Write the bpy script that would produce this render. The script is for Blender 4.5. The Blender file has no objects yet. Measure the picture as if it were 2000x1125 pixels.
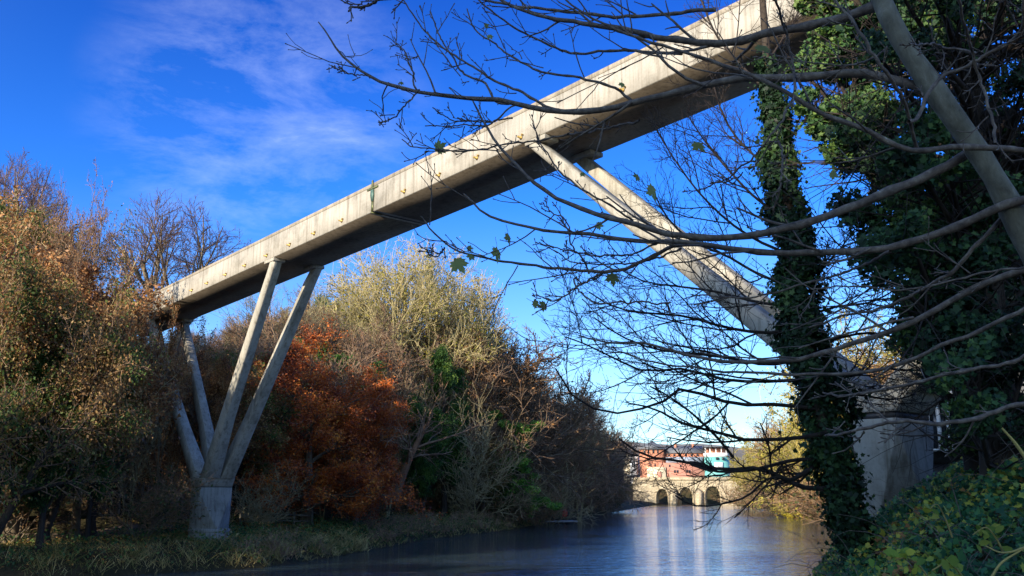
import bpy, math, random
import numpy as np
from mathutils import Vector, Matrix
random.seed(7)
S = bpy.context.scene
COL = S.collection
F, HOR, CZ = 1810.0, 960.0, 3.7          # focal length (px of the 2000 px photo), horizon row, eye height above the water
PITCH = math.atan((HOR-562.5)/F)
cP, sP = math.cos(PITCH), math.sin(PITCH)

def W(px, py, D):
    a = (px-1000)/F; b = (562.5-py)/F
    dy = cP-b*sP; t = D/dy
    return np.array([a*t, D, CZ+(sP+b*cP)*t])

# ------------------------------------------------------------------ mesh tools
class G:
    def __init__(s): s.v = []; s.f = []; s.m = []; s.n = 0
    def add(s, v, f, mi=0):
        v = np.asarray(v, dtype=np.float64).reshape(-1, 3)
        f = np.asarray(f, dtype=np.int64)
        s.v.append(v); s.f.append(f+s.n); s.m.append(mi); s.n += len(v)
    def poly(s, v, faces, mi=0):
        base = s.n; v = np.asarray(v, dtype=np.float64).reshape(-1, 3)
        s.v.append(v); s.n += len(v)
        for fc in faces:
            s.f.append(np.array([fc], dtype=np.int64)+base); s.m.append(mi)
    def mesh(s, name, mats, smooth=False):
        me = bpy.data.meshes.new(name)
        V = np.concatenate(s.v); me.vertices.add(len(V)); me.vertices.foreach_set('co', V.ravel().astype(np.float32))
        sizes = np.concatenate([np.full(len(f), f.shape[1]) for f in s.f])
        loops = np.concatenate([f.ravel() for f in s.f])
        starts = np.concatenate([[0], np.cumsum(sizes)[:-1]])
        me.loops.add(len(loops)); me.loops.foreach_set('vertex_index', loops.astype(np.int32))
        me.polygons.add(len(sizes)); me.polygons.foreach_set('loop_start', starts.astype(np.int32))
        try: me.polygons.foreach_set('loop_total', sizes.astype(np.int32))
        except Exception: pass
        mi = np.concatenate([np.full(len(f), m) for f, m in zip(s.f, s.m)])
        me.polygons.foreach_set('material_index', mi.astype(np.int32))
        if smooth: me.polygons.foreach_set('use_smooth', np.ones(len(sizes), dtype=bool))
        for m in (mats if isinstance(mats, (list, tuple)) else [mats]): me.materials.append(m)
        me.update(calc_edges=True); me.validate()
        return me
    def ob(s, name, mats, parent=None, loc=(0, 0, 0), smooth=False):
        o = bpy.data.objects.new(name, s.mesh(name, mats, smooth)); COL.objects.link(o)
        o.location = loc; o.parent = parent
        return o

def tag(o, label=None, cat=None, group=None, kind=None):
    if label: o['label'] = label
    if cat: o['category'] = cat
    if group: o['group'] = group
    if kind: o['kind'] = kind
    return o
def empty(name, loc=(0, 0, 0), rz=0, label=None, cat=None, group=None):
    o = bpy.data.objects.new(name, None); COL.objects.link(o); o.empty_display_size = 0.3
    o.location = loc; o.rotation_euler = (0, 0, rz)
    return tag(o, label, cat, group)
def copy_tree(o, parent=None):
    c = o.copy(); COL.objects.link(c); c.parent = parent
    for ch in list(o.children): copy_tree(ch, c)
    return c

def nrm(a): return a/np.maximum(np.linalg.norm(a, axis=-1, keepdims=True), 1e-9)
def perp(d):
    ref = np.where(np.abs(d[..., 2:3]) < 0.8, np.array([0, 0, 1.0]), np.array([1.0, 0, 0]))
    a = nrm(np.cross(d, ref)); return a, np.cross(d, a)

def tubes(g, P, R, k=4, mi=0, cap=True):
    """n polylines of m+1 points as k-sided tubes"""
    n, m1 = P.shape[:2]
    T = np.empty_like(P); T[:, 1:-1] = P[:, 2:]-P[:, :-2]; T[:, 0] = P[:, 1]-P[:, 0]; T[:, -1] = P[:, -1]-P[:, -2]
    T = nrm(T); mean = nrm(P[:, -1]-P[:, 0])
    a0, _ = perp(mean); a0 = np.repeat(a0[:, None, :], m1, 1)
    b = nrm(np.cross(T, a0)); a = np.cross(b, T)
    th = np.arange(k)*2*math.pi/k
    ring = P[:, :, None, :]+R[:, :, None, None]*(a[:, :, None, :]*np.cos(th)[None, None, :, None]+b[:, :, None, :]*np.sin(th)[None, None, :, None])
    idx = np.arange(n*m1*k).reshape(n, m1, k)
    q = np.stack([idx[:, :-1, :], np.roll(idx[:, :-1, :], -1, 2), np.roll(idx[:, 1:, :], -1, 2), idx[:, 1:, :]], -1).reshape(-1, 4)
    g.add(ring, q, mi)

def child(P, R, n, rng, t0=.2, t1=1., ang=45, asd=10, ratio=.5, lsd=.25, rr=.6, taper=.35, m=4, wob=.15, up=(0, 0, 0), prof=.4, minr=.006, flat=None):
    N, M = P.shape[0], P.shape[1]-1
    L = np.linalg.norm(np.diff(P, axis=1), axis=2).sum(1)
    idx = np.repeat(np.arange(N), n); j = np.tile(np.arange(n), N)
    t = t0+(t1-t0)*((j+rng.random(N*n))/n)
    f = t*M; i = np.minimum(f.astype(int), M-1); w = (f-i)[:, None]
    pos = P[idx, i]*(1-w)+P[idx, i+1]*w
    d = nrm(P[idx, i+1]-P[idx, i]); r = R[idx, i]*(1-w[:, 0])+R[idx, i+1]*w[:, 0]
    phi = j*2.4+rng.random(N)[idx]*6.28+rng.normal(0, .4, N*n)
    a, b = perp(d); th = np.radians(ang+asd*rng.normal(size=N*n))[:, None]
    dr = np.cos(th)*d+np.sin(th)*(np.cos(phi)[:, None]*a+np.sin(phi)[:, None]*b)
    if flat is not None: dr = dr*np.array(flat)
    dr = nrm(dr)
    ln = L[idx]*ratio*(1-prof*t)*np.clip(1+lsd*rng.normal(size=N*n), .35, 1.9)
    up = np.array(up, dtype=float)
    Q = np.empty((N*n, m+1, 3)); Q[:, 0] = pos
    for s in range(m):
        dr = nrm(dr+wob*rng.normal(size=dr.shape)+up/m*2)
        Q[:, s+1] = Q[:, s]+dr*(ln/m)[:, None]
    r0 = np.maximum(r*rr, minr)
    RR = np.maximum(r0[:, None]*(1-(1-taper)*np.linspace(0, 1, m+1)[None, :]), minr*.7)
    return Q, RR

def resample(pts, n):
    """smooth (Catmull-Rom) polyline of n points; pts k x c"""
    p = np.asarray(pts, float); k = len(p)
    if k == 2: return p[0]+(p[1]-p[0])*np.linspace(0, 1, n)[:, None]
    e = np.vstack([2*p[0]-p[1], p, 2*p[-1]-p[-2]])
    seg = np.linalg.norm(np.diff(p[:, :3], axis=0), axis=1); cum = np.concatenate([[0], np.cumsum(seg)]); u = np.linspace(0, cum[-1], n)
    i = np.clip(np.searchsorted(cum, u, side='right')-1, 0, k-2); t = ((u-cum[i])/np.maximum(seg[i], 1e-9))[:, None]
    p0, p1, p2, p3 = e[i], e[i+1], e[i+2], e[i+3]
    return .5*((2*p1)+(-p0+p2)*t+(2*p0-5*p1+4*p2-p3)*t*t+(-p0+3*p1-3*p2+p3)*t**3)

RHOMB = np.array([[-.5, 0], [0, -.28], [.5, 0], [0, .28]])
OVAL = np.array([[-.5, 0], [-.2, -.3], [.2, -.26], [.55, 0], [.2, .26], [-.2, .3]])
IVY = np.array([[-.42, 0], [-.5, -.3], [-.1, -.32], [.05, -.55], [.2, -.22], [.6, 0], [.2, .22], [.05, .55], [-.1, .32], [-.5, .3]])
def leaves(g, P, size, rng, shape=RHOMB, nb=(0, 0, .3), mi=0, droop=0., nrmdir=None):
    n = len(P)
    nn = nrm(rng.normal(size=(n, 3))+np.array(nb)*2 if nrmdir is None else rng.normal(size=(n, 3))*.55+nrmdir)
    x = rng.normal(size=(n, 3)); x[:, 2] -= droop
    x = nrm(x-nn*(x*nn).sum(1, keepdims=True)); y = np.cross(nn, x)
    sz = (size*np.clip(1+.3*rng.normal(size=n), .45, 1.8))[:, None, None]
    k = len(shape)
    fold = (np.abs(shape[:, 1])*.35)[None, :, None]
    V = P[:, None, :]+sz*(x[:, None, :]*shape[None, :, 0:1]+y[:, None, :]*shape[None, :, 1:2]+nn[:, None, :]*fold)
    g.add(V, np.arange(n*k).reshape(n, k), mi)
def along(P, n, rng, jit=.1, t0=0.1):
    N, M = P.shape[0], P.shape[1]-1
    idx = rng.integers(0, N, n); f = (t0+(1-t0)*rng.random(n))*M; i = np.minimum(f.astype(int), M-1); w = (f-i)[:, None]
    return P[idx, i]*(1-w)+P[idx, i+1]*w+rng.normal(0, jit, (n, 3))

def box(g, x0, x1, y0, y1, z0, z1, mi=0):
    v = [(x, y, z) for z in (z0, z1) for (x, y) in ((x0, y0), (x1, y0), (x1, y1), (x0, y1))]
    g.add(v, [(3, 2, 1, 0), (4, 5, 6, 7), (0, 1, 5, 4), (1, 2, 6, 5), (2, 3, 7, 6), (3, 0, 4, 7)], mi)
def loft(g, rings, mi=0, caps=True):
    k = len(rings[0]); v = np.concatenate([np.asarray(r, float) for r in rings]); fs = []
    for a in range(len(rings)-1):
        for i in range(k):
            j = (i+1) % k; fs.append((a*k+i, a*k+j, (a+1)*k+j, (a+1)*k+i))
    base = g.n; g.v.append(v); g.n += len(v)
    g.f.append(np.array(fs)+base); g.m.append(mi)
    if caps:
        g.f.append(np.array([list(range(k))[::-1]])+base); g.m.append(mi)
        g.f.append(np.array([[(len(rings)-1)*k+i for i in range(k)]])+base); g.m.append(mi)
def bevel(o, w=.02, seg=2):
    m = o.modifiers.new('bevel', 'BEVEL'); m.width = w; m.segments = seg; m.limit_method = 'ANGLE'; m.angle_limit = math.radians(40)
    return o

# ------------------------------------------------------------------ materials
def newmat(name):
    m = bpy.data.materials.new(name); m.use_nodes = True; nt = m.node_tree
    for n in list(nt.nodes): nt.nodes.remove(n)
    o = nt.nodes.new('ShaderNodeOutputMaterial'); p = nt.nodes.new('ShaderNodeBsdfPrincipled')
    nt.links.new(p.outputs[0], o.inputs[0])
    return m, nt, p, o
def nd(nt, t, **k):
    n = nt.nodes.new(t)
    for a, b in k.items():
        if a.startswith('i_'):
            key = a[2:].replace('_', ' '); n.inputs[int(key) if key.isdigit() else key].default_value = b
        else: setattr(n, a, b)
    return n
def ramp(nt, fac, cols):
    r = nt.nodes.new('ShaderNodeValToRGB'); e = r.color_ramp.elements
    while len(e) < len(cols): e.new(.5)
    for x, (p, c) in zip(e, cols): x.position = p; x.color = (*c, 1)
    nt.links.new(fac, r.inputs[0]); return r.outputs[0]
def coords(nt, scale=(1, 1, 1), kind='Object'):
    tc = nt.nodes.new('ShaderNodeTexCoord'); mp = nt.nodes.new('ShaderNodeMapping'); mp.inputs['Scale'].default_value = scale
    nt.links.new(tc.outputs[kind], mp.inputs[0]); return mp.outputs[0]
def noise(nt, vec, scale, detail=4, rough=.55, dist=0):
    n = nt.nodes.new('ShaderNodeTexNoise'); n.inputs['Scale'].default_value = scale; n.inputs['Detail'].default_value = detail
    n.inputs['Roughness'].default_value = rough; n.inputs['Distortion'].default_value = dist
    nt.links.new(vec, n.inputs['Vector']); return n.outputs['Fac']
def mixc(nt, a, b, fac, mode='MIX'):
    m = nt.nodes.new('ShaderNodeMix'); m.data_type = 'RGBA'; m.blend_type = mode
    for s, i in ((fac, 0), (a, 6), (b, 7)):
        if isinstance(s, (int, float)): m.inputs[i].default_value = s
        elif isinstance(s, tuple): m.inputs[i].default_value = (*s, 1)
        else: nt.links.new(s, m.inputs[i])
    return m.outputs[2]
def bumpn(nt, p, h, st=.3, dist=.02):
    b = nt.nodes.new('ShaderNodeBump'); b.inputs['Strength'].default_value = st; b.inputs['Distance'].default_value = dist
    nt.links.new(h, b.inputs['Height']); nt.links.new(b.outputs[0], p.inputs['Normal'])

def leafmat(name, cols, tr=.3, rough=.55, var=.25):
    m, nt, p, o = newmat(name)
    g = nt.nodes.new('ShaderNodeNewGeometry'); oi = nt.nodes.new('ShaderNodeObjectInfo')
    n = noise(nt, coords(nt, (1, 1, 1)), .55, 2)
    mx = nd(nt, 'ShaderNodeMath', operation='MULTIPLY_ADD'); nt.links.new(g.outputs['Random Per Island'], mx.inputs[0]); mx.inputs[1].default_value = .6
    m2 = nd(nt, 'ShaderNodeMath', operation='MULTIPLY_ADD'); nt.links.new(n, m2.inputs[0]); m2.inputs[1].default_value = 1.7; m2.inputs[2].default_value = -.65
    nt.links.new(m2.outputs[0], mx.inputs[2])
    c = ramp(nt, mx.outputs[0], cols)
    hv = nd(nt, 'ShaderNodeHueSaturation'); nt.links.new(c, hv.inputs['Color'])
    mr = nd(nt, 'ShaderNodeMapRange'); nt.links.new(oi.outputs['Random'], mr.inputs[0]); mr.inputs[3].default_value = 1-var; mr.inputs[4].default_value = 1+var
    nt.links.new(mr.outputs[0], hv.inputs['Value'])
    nt.links.new(hv.outputs[0], p.inputs['Base Color']); p.inputs['Roughness'].default_value = rough
    p.inputs['Specular IOR Level'].default_value = .35
    t = nt.nodes.new('ShaderNodeBsdfTranslucent'); nt.links.new(hv.outputs[0], t.inputs[0])
    ms = nt.nodes.new('ShaderNodeMixShader'); ms.inputs[0].default_value = tr
    nt.links.new(p.outputs[0], ms.inputs[1]); nt.links.new(t.outputs[0], ms.inputs[2]); nt.links.new(ms.outputs[0], o.inputs[0])
    return m
def barkmat(name, cols, scale=6, stretch=.25, rough=.85, bump=.5, var=.2, dist=.02):
    m, nt, p, o = newmat(name)
    oi = nt.nodes.new('ShaderNodeObjectInfo')
    v = coords(nt, (1, 1, stretch)); n = noise(nt, v, scale, 6, .65, .4)
    c = ramp(nt, n, cols)
    hv = nd(nt, 'ShaderNodeHueSaturation'); nt.links.new(c, hv.inputs['Color'])
    mr = nd(nt, 'ShaderNodeMapRange'); nt.links.new(oi.outputs['Random'], mr.inputs[0]); mr.inputs[3].default_value = 1-var; mr.inputs[4].default_value = 1+var
    nt.links.new(mr.outputs[0], hv.inputs['Value'])
    nt.links.new(hv.outputs[0], p.inputs['Base Color']); p.inputs['Roughness'].default_value = rough
    p.inputs['Specular IOR Level'].default_value = .3
    bumpn(nt, p, noise(nt, v, scale*2.5, 6, .7), bump, dist)
    return m
def plain(name, c0, c1, scale=4, rough=.7, bump=.15, metal=0, dist=.01, stretch=(1, 1, 1)):
    m, nt, p, o = newmat(name)
    v = coords(nt, stretch); n = noise(nt, v, scale, 5, .6)
    nt.links.new(ramp(nt, n, [(.3, c0), (.7, c1)]), p.inputs['Base Color'])
    p.inputs['Roughness'].default_value = rough; p.inputs['Metallic'].default_value = metal
    if bump: bumpn(nt, p, noise(nt, v, scale*6, 4), bump, dist)
    return m

def concrete(name, base=(.44, .405, .345), streak=True, dark=.5):
    m, nt, p, o = newmat(name)
    v = coords(nt)
    big = noise(nt, v, .55, 5, .6); fine = noise(nt, v, 14, 5, .6)
    c = ramp(nt, big, [(.25, tuple(x*.78 for x in base)), (.55, base), (.8, tuple(min(1, x*1.14) for x in base))])
    c = mixc(nt, c, ramp(nt, fine, [(.3, (.72, .72, .72)), (.7, (1, 1, 1))]), .5, 'MULTIPLY')
    if streak:     # water runs down the board-marked face
        vs = coords(nt, (5.2, 5.2, .22)); st = noise(nt, vs, 1.0, 5, .7)
        c = mixc(nt, c, ramp(nt, st, [(.34, (.40, .36, .31)), (.5, (.9, .9, .89)), (.7, (1, 1, 1))]), .75, 'MULTIPLY')
        vb = coords(nt, (.35, .35, .35)); bl = noise(nt, vb, 2.3, 6, .7)
        c = mixc(nt, c, ramp(nt, bl, [(.32, (.45, .44, .40)), (.5, (1, 1, 1))]), .7, 'MULTIPLY')
    nt.links.new(c, p.inputs['Base Color']); p.inputs['Roughness'].default_value = .85
    p.inputs['Specular IOR Level'].default_value = .3
    bumpn(nt, p, fine, .25, .01)
    return m

M = {}
M['concrete'] = concrete('board_marked_concrete')
M['concrete_leg'] = concrete('pier_concrete', (.43, .40, .335))
M['coping'] = concrete('weathered_coping_concrete', (.38, .33, .26))
M['soffit'] = concrete('shade_darkened_soffit_concrete', (.145, .12, .09))  # the underside's shade is put into this darker base colour
M['ped'] = concrete('pedestal_concrete', (.38, .36, .31))
M['bronze'] = plain('weathered_bronze', (.10, .12, .07), (.22, .22, .08), 9, .5, .3, .6)
M['verdigris'] = plain('verdigris_bronze', (.05, .11, .09), (.12, .2, .16), 12, .6, .3, .3)
M['brass'] = plain('brass_spout', (.34, .22, .05), (.5, .34, .1), 12, .45, .2, .5)
M['steel'] = plain('dark_steel', (.03, .03, .035), (.06, .06, .06), 8, .5, .1, .4)

# twigs / bark / leaves
M['twig_brown'] = barkmat('brown_twigs', [(.3, (0.162, 0.100, 0.064)), (.7, (0.360, 0.234, 0.144))], 3, 1, var=.3, bump=0)
M['twig_purple'] = barkmat('purple_brown_twigs', [(.3, (0.112, 0.063, 0.053)), (.7, (0.225, 0.135, 0.105))], 3, 1, var=.25, bump=0)
M['twig_pale'] = barkmat('pale_twigs', [(.3, (0.300, 0.240, 0.120)), (.7, (0.540, 0.450, 0.240))], 3, 1, var=.25, bump=0)
M['twig_dark'] = barkmat('dark_twigs', [(.3, (.018, .014, .012)), (.7, (.06, .045, .038))], 6, 1, var=.2, bump=0)
M['twig_yellow'] = barkmat('yellowish_twigs', [(.3, (.3, .22, .07)), (.7, (.5, .4, .13))], 3, 1, var=.25, bump=0)
M['bark_grey'] = barkmat('grey_brown_bark', [(.3, (0.084, 0.063, 0.042)), (.7, (0.252, 0.196, 0.126))], 3)
M['bark_pale'] = barkmat('pale_mossy_bark', [(.3, (0.200, 0.175, 0.075)), (.55, (0.375, 0.312, 0.150)), (.75, (0.475, 0.413, 0.237))], 3)
M['bark_red'] = barkmat('reddish_bark', [(.3, (.14, .07, .035)), (.7, (.27, .14, .07))], 3)
M['bark_dark'] = barkmat('dark_ivy_bark', [(.3, (.02, .016, .012)), (.7, (.07, .05, .035))], 5)
M['bark_syc'] = barkmat('smooth_green_grey_bark', [(.25, (.05, .042, .03)), (.42, (.13, .115, .08)), (.6, (.20, .18, .13)), (.78, (.33, .30, .24))], 11, .5, .8, .7, 0, .012)
M['branch_syc'] = barkmat('brown_lichened_branch_bark', [(.3, (.06, .045, .038)), (.52, (.16, .12, .095)), (.68, (.25, .20, .155)), (.75, (.42, .39, .33))], 22, .8, .7, .4, 0, .004)
M['leaf_brown'] = leafmat('withered_brown_leaves', [(.1, (0.105, 0.045, 0.024)), (.45, (0.284, 0.128, 0.045)), (.7, (0.463, 0.224, 0.075)), (.95, (0.598, 0.329, 0.135))])
M['leaf_rust'] = leafmat('rust_leaves', [(.1, (0.145, 0.029, 0.013)), (.4, (0.454, 0.097, 0.019)), (.7, (0.680, 0.179, 0.029)), (.95, (0.800, 0.324, 0.049))])
M['leaf_green'] = leafmat('ivy_green_leaves', [(.1, (0.012, 0.034, 0.009)), (.4, (0.034, 0.092, 0.019)), (.7, (0.085, 0.184, 0.031)), (.95, (0.199, 0.291, 0.046))])
M['leaf_mixed'] = leafmat('olive_and_brown_leaves', [(.05, (0.027, 0.068, 0.016)), (.3, (0.081, 0.149, 0.027)), (.45, (0.203, 0.203, 0.047)), (.6, (0.270, 0.149, 0.054)), (.8, (0.405, 0.216, 0.081)), (.98, (0.513, 0.338, 0.135))], .3, .6)
M['leaf_bush'] = leafmat('bright_evergreen_leaves', [(.1, (0.022, 0.060, 0.013)), (.4, (0.068, 0.180, 0.022)), (.7, (0.150, 0.315, 0.045)), (.95, (0.360, 0.405, 0.075))])
M['leaf_yellow'] = leafmat('yellow_green_leaves', [(.1, (0.120, 0.120, 0.018)), (.5, (0.300, 0.276, 0.036)), (.9, (0.504, 0.408, 0.060))])
M['leaf_willow'] = leafmat('bright_yellow_leaves', [(.1, (.24, .22, .02)), (.5, (.5, .42, .03)), (.9, (.68, .56, .06))])
M['leaf_ivy'] = leafmat('dark_ivy_leaves', [(.1, (0.007, 0.019, 0.010)), (.45, (0.019, 0.052, 0.019)), (.75, (0.043, 0.099, 0.026)), (.95, (0.102, 0.160, 0.032))], .2, .6)
M['leaf_ground'] = leafmat('ground_ivy_leaves', [(.08, (0.021, 0.065, 0.036)), (.36, (0.046, 0.163, 0.072)), (.55, (0.091, 0.260, 0.078)), (.68, (0.247, 0.338, 0.065)), (.78, (0.650, 0.585, 0.078)), (.88, (0.442, 0.195, 0.065)), (1., (0.208, 0.104, 0.046))], .3, .5)
M['leaf_maple'] = leafmat('autumn_maple_leaf', [(.1, (.12, .26, .05)), (.45, (.26, .33, .08)), (.7, (.46, .41, .14)), (.95, (.36, .25, .11))], .55, .5)
M['leaf_lime'] = leafmat('lime_bramble_leaf', [(.1, (0.136, 0.238, 0.025)), (.5, (0.306, 0.357, 0.043)), (.9, (0.527, 0.476, 0.051))], .35, .5)
M['bramble'] = leafmat('low_bramble_leaves', [(.1, (0.026, 0.072, 0.026)), (.4, (0.072, 0.169, 0.046)), (.7, (0.143, 0.247, 0.052)), (.95, (0.338, 0.312, 0.078))], .3, .6)
M['grass'] = leafmat('rough_bank_grass', [(.1, (0.103, 0.138, 0.034)), (.4, (0.259, 0.224, 0.069)), (.7, (0.483, 0.362, 0.138)), (.95, (0.655, 0.517, 0.207))], .3, .7)
M['litter'] = leafmat('fallen_leaves', [(.1, (0.192, 0.084, 0.024)), (.5, (0.456, 0.240, 0.060)), (.9, (0.696, 0.444, 0.120))], .2, .7)
M['scrubleaf'] = leafmat('scrub_leaves', [(.1, (0.032, 0.064, 0.019)), (.4, (0.096, 0.112, 0.032)), (.6, (0.208, 0.112, 0.048)), (.85, (0.352, 0.192, 0.080))], .3, .6)

def ground_mat():
    m, nt, p, o = newmat('bank_earth')
    v = coords(nt); a = noise(nt, v, .35, 6, .65); b = noise(nt, v, 3.5, 6, .7)
    c = ramp(nt, a, [(.3, (.028, .03, .013)), (.5, (.06, .05, .024)), (.65, (.10, .065, .032)), (.8, (.07, .075, .026))])
    c = mixc(nt, c, ramp(nt, b, [(.3, (.45, .45, .45)), (.7, (1.2, 1.15, 1.05))]), .8, 'MULTIPLY')
    nt.links.new(c, p.inputs['Base Color']); p.inputs['Roughness'].default_value = .95; p.inputs['Specular IOR Level'].default_value = .15
    bumpn(nt, p, b, .8, .12); return m
M['ground'] = ground_mat()
M['path'] = plain('trodden_earth_path', (.10, .07, .045), (.2, .145, .095), 1.3, .95, .5, 0, .04)
M['hill'] = plain('distant_hill', (.15, .13, .10), (.26, .23, .18), .012, .95, 0)
M['wood'] = plain('old_fence_wood', (.09, .08, .06), (.2, .18, .13), 5, .9, .4, 0, .01, (1, 1, .3))

def water_mat():
    m, nt, p, o = newmat('river_water')
    p.inputs['Base Color'].default_value = (.028, .05, .065, 1); p.inputs['Roughness'].default_value = .05; p.inputs['IOR'].default_value = 2.4
    p.inputs['Specular IOR Level'].default_value = .6
    h = None
    for sc, k, amp in (((.7, 1.6, 1), 2.4, .5), ((.22, .6, 1), 2., 1.), ((.07, .2, 1), 1.6, .8)):
        n = noise(nt, coords(nt, sc), k, 3, .55, .4)
        ad = nd(nt, 'ShaderNodeMath', operation='MULTIPLY_ADD'); nt.links.new(n, ad.inputs[0]); ad.inputs[1].default_value = amp
        if h is not None: nt.links.new(h, ad.inputs[2])
        else: ad.inputs[2].default_value = 0
        h = ad.outputs[0]
    n3 = noise(nt, coords(nt, (.035, .05, 1)), 1.0, 4, .6, .6)
    wind = nd(nt, 'ShaderNodeMapRange'); nt.links.new(n3, wind.inputs[0]); wind.inputs[1].default_value = .34; wind.inputs[2].default_value = .56; wind.inputs[3].default_value = .3; wind.inputs[4].default_value = 1.
    b = nt.nodes.new('ShaderNodeBump'); b.inputs['Distance'].default_value = .13
    nt.links.new(wind.outputs[0], b.inputs['Strength']); nt.links.new(h, b.inputs['Height']); nt.links.new(b.outputs[0], p.inputs['Normal'])
    return m
M['water'] = water_mat()

# ------------------------------------------------------------------ terrain
LE = np.array([(-52, -400), (-46, -60), (-41, 0), (-35, 22), (-27, 34), (-22, 40), (-17, 44), (-12.4, 47.8), (-10.3, 54.4), (-6.3, 76), (0, 94), (2.9, 106), (6.5, 117.5), (14.6, 156), (29.6, 223), (41, 268), (46, 282), (60, 420), (120, 900)], float)
RE = np.array([(-40, -400), (-27, -60), (-21, -14), (-15, -4), (-6, 1), (-2.5, 2.8), (0, 4.2), (1.0, 6), (1.6, 8), (2.2, 12), (4.0, 16), (5.8, 20), (6.8, 24), (14.6, 40), (28.5, 79), (47, 134), (57, 231), (63, 268), (70, 300), (85, 420), (145, 900)], float)  # edge widened behind the viewpoint to carry the added shade trees
def pdist(X, Y, E):
    best = np.full(X.shape, 1e9)
    for a, b in zip(E[:-1], E[1:]):
        d = b-a; t = np.clip(((X-a[0])*d[0]+(Y-a[1])*d[1])/(d@d), 0, 1)
        best = np.minimum(best, np.hypot(X-a[0]-t*d[0], Y-a[1]-t*d[1]))
    return best
def smooth_noise(X, Y):
    return (np.sin(X*.37+1.3*np.sin(Y*.21))*np.cos(Y*.31+np.sin(X*.17)*1.7)*.5+np.sin(X*1.1+Y*.7)*np.sin(Y*.9-X*.4)*.25+np.sin(X*2.3-Y*1.9+np.sin(Y))*.12)
def terrain(X, Y):
    X = np.asarray(X, float); Y = np.asarray(Y, float)
    xl = np.interp(Y, LE[:, 1], LE[:, 0]); xr = np.interp(Y, RE[:, 1], RE[:, 0])
    dl = np.where(X < xl, 1, -1)*pdist(X, Y, LE); dr = np.where(X > xr, 1, -1)*pdist(X, Y, RE)
    hl = np.interp(dl, [-8, -1.5, 0, .6, 1.6, 3.5, 8.2, 10, 24, 40, 120, 400], [-1.6, -.7, -.08, .35, .75, 1.05, 1.3, 2.0, 14.5, 18, 24, 34])
    k = np.interp(Y, [-60, -28, -10, 38, 50, 80, 130, 200, 268, 400, 900], [1.9, 1.7, .4, .4, 1, 1, .9, .6, .3, .25, .25])
    hl = np.where(hl > 1.3, 1.3+(hl-1.3)*k, hl)
    top = np.interp(Y, [-60, 2, 5, 9, 16, 26, 36, 60], [2.0, 2.0, 2.1, 2.35, 2.7, 2.9, 2.2, 1.4])
    sl = np.interp(Y, [0, 5, 9, 16, 30, 60, 200, 300], [.1, .3, .56, .52, .4, .45, .35, .15])
    hr = np.interp(dr, [-8, -1.2, 0], [-1.6, -.6, -.06])+np.where(dr > 0, np.minimum(dr/1.7, 1)**.8*top+np.clip(dr-1.6, 0, 34)*sl*np.interp(dr, [0, 30, 60], [1, .9, .75]), 0)
    z = np.maximum(hl, hr)
    z = np.maximum(z, np.interp(Y, [285, 294, 600], [-2, 6.2, 9]))
    land = np.clip(np.maximum(dl, dr)/2, 0, 1)
    near = np.clip(np.hypot(X, Y)/6, 0, 1)
    return z+smooth_noise(X, Y)*.28*land*near
def tz(x, y): return float(terrain(np.array([x]), np.array([y]))[0])

gx = np.concatenate([[-4000, -1500, -700, -400], np.arange(-260, -70, 10), np.arange(-70, 70, 1.0), np.arange(70, 260, 10), [400, 700, 1500, 4000]])
gy = np.concatenate([[-3000, -1000, -300], np.arange(-100, -20, 8), np.arange(-20, 30, .8), np.arange(30, 130, 1.0), np.arange(130, 320, 4), [340, 400, 500, 700, 1000, 2000, 5000]])
X, Y = np.meshgrid(gx, gy); Z = terrain(X, Y)
ny, nx = X.shape; ii = np.arange(nx*ny).reshape(ny, nx)
g = G(); g.add(np.stack([X, Y, Z], -1), np.stack([ii[:-1, :-1], ii[:-1, 1:], ii[1:, 1:], ii[1:, :-1]], -1).reshape(-1, 4))
tag(g.ob('ground', M['ground'], smooth=True), 'earth banks and wooded slopes on both sides of the river', kind='structure')
wx = np.arange(-160, 201, 6.); wy = np.arange(-150, 421, 6.); X, Y = np.meshgrid(wx, wy); i = np.arange(X.size).reshape(X.shape)
g = G(); g.add(np.stack([X, Y, 0*X], -1), np.stack([i[:-1, :-1], i[:-1, 1:], i[1:, 1:], i[1:, :-1]], -1).reshape(-1, 4))
tag(g.ob('river', M['water']), 'blue rippled river between the two wooded banks', kind='structure')

def drape(pts, w, n, lift):
    c = resample(pts, n); t = nrm(np.gradient(c, axis=0)); s = np.stack([-t[:, 1], t[:, 0]], 1)
    rows = []
    for k in np.linspace(-.5, .5, 5):
        q = c+s*w*k*(1+.12*np.sin(np.arange(n)*.7+k*3))[:, None]; rows.append(np.column_stack([q, terrain(q[:, 0], q[:, 1])+lift]))
    v = np.array(rows); i = np.arange(5*n).reshape(5, n)
    gg = G(); gg.add(v, np.stack([i[:-1, :-1], i[:-1, 1:], i[1:, 1:], i[1:, :-1]], -1).reshape(-1, 4)); return gg
def off_edge(y0, y1, d, n=14):
    ys = np.linspace(y0, y1, n); xs = np.interp(ys, LE[:, 1], LE[:, 0]); e = np.column_stack([xs, ys])
    t = nrm(np.gradient(e, axis=0)); return e+np.column_stack([-t[:, 1], t[:, 0]])*d
PATH = np.array([(-31, 44.5), (-26, 47.8), (-22, 50.2), (-19.8, 54), (-17.2, 59), (-15.3, 66), (-13.2, 74), (-11.5, 82), (-9.5, 90), (-5, 100), (0, 112), (8, 140), (20, 190)], float)
tag(drape(PATH, 1.9, 80, .05).ob('path', M['path'], smooth=True), 'trodden brown riverside path along the left bank', kind='structure')
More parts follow.
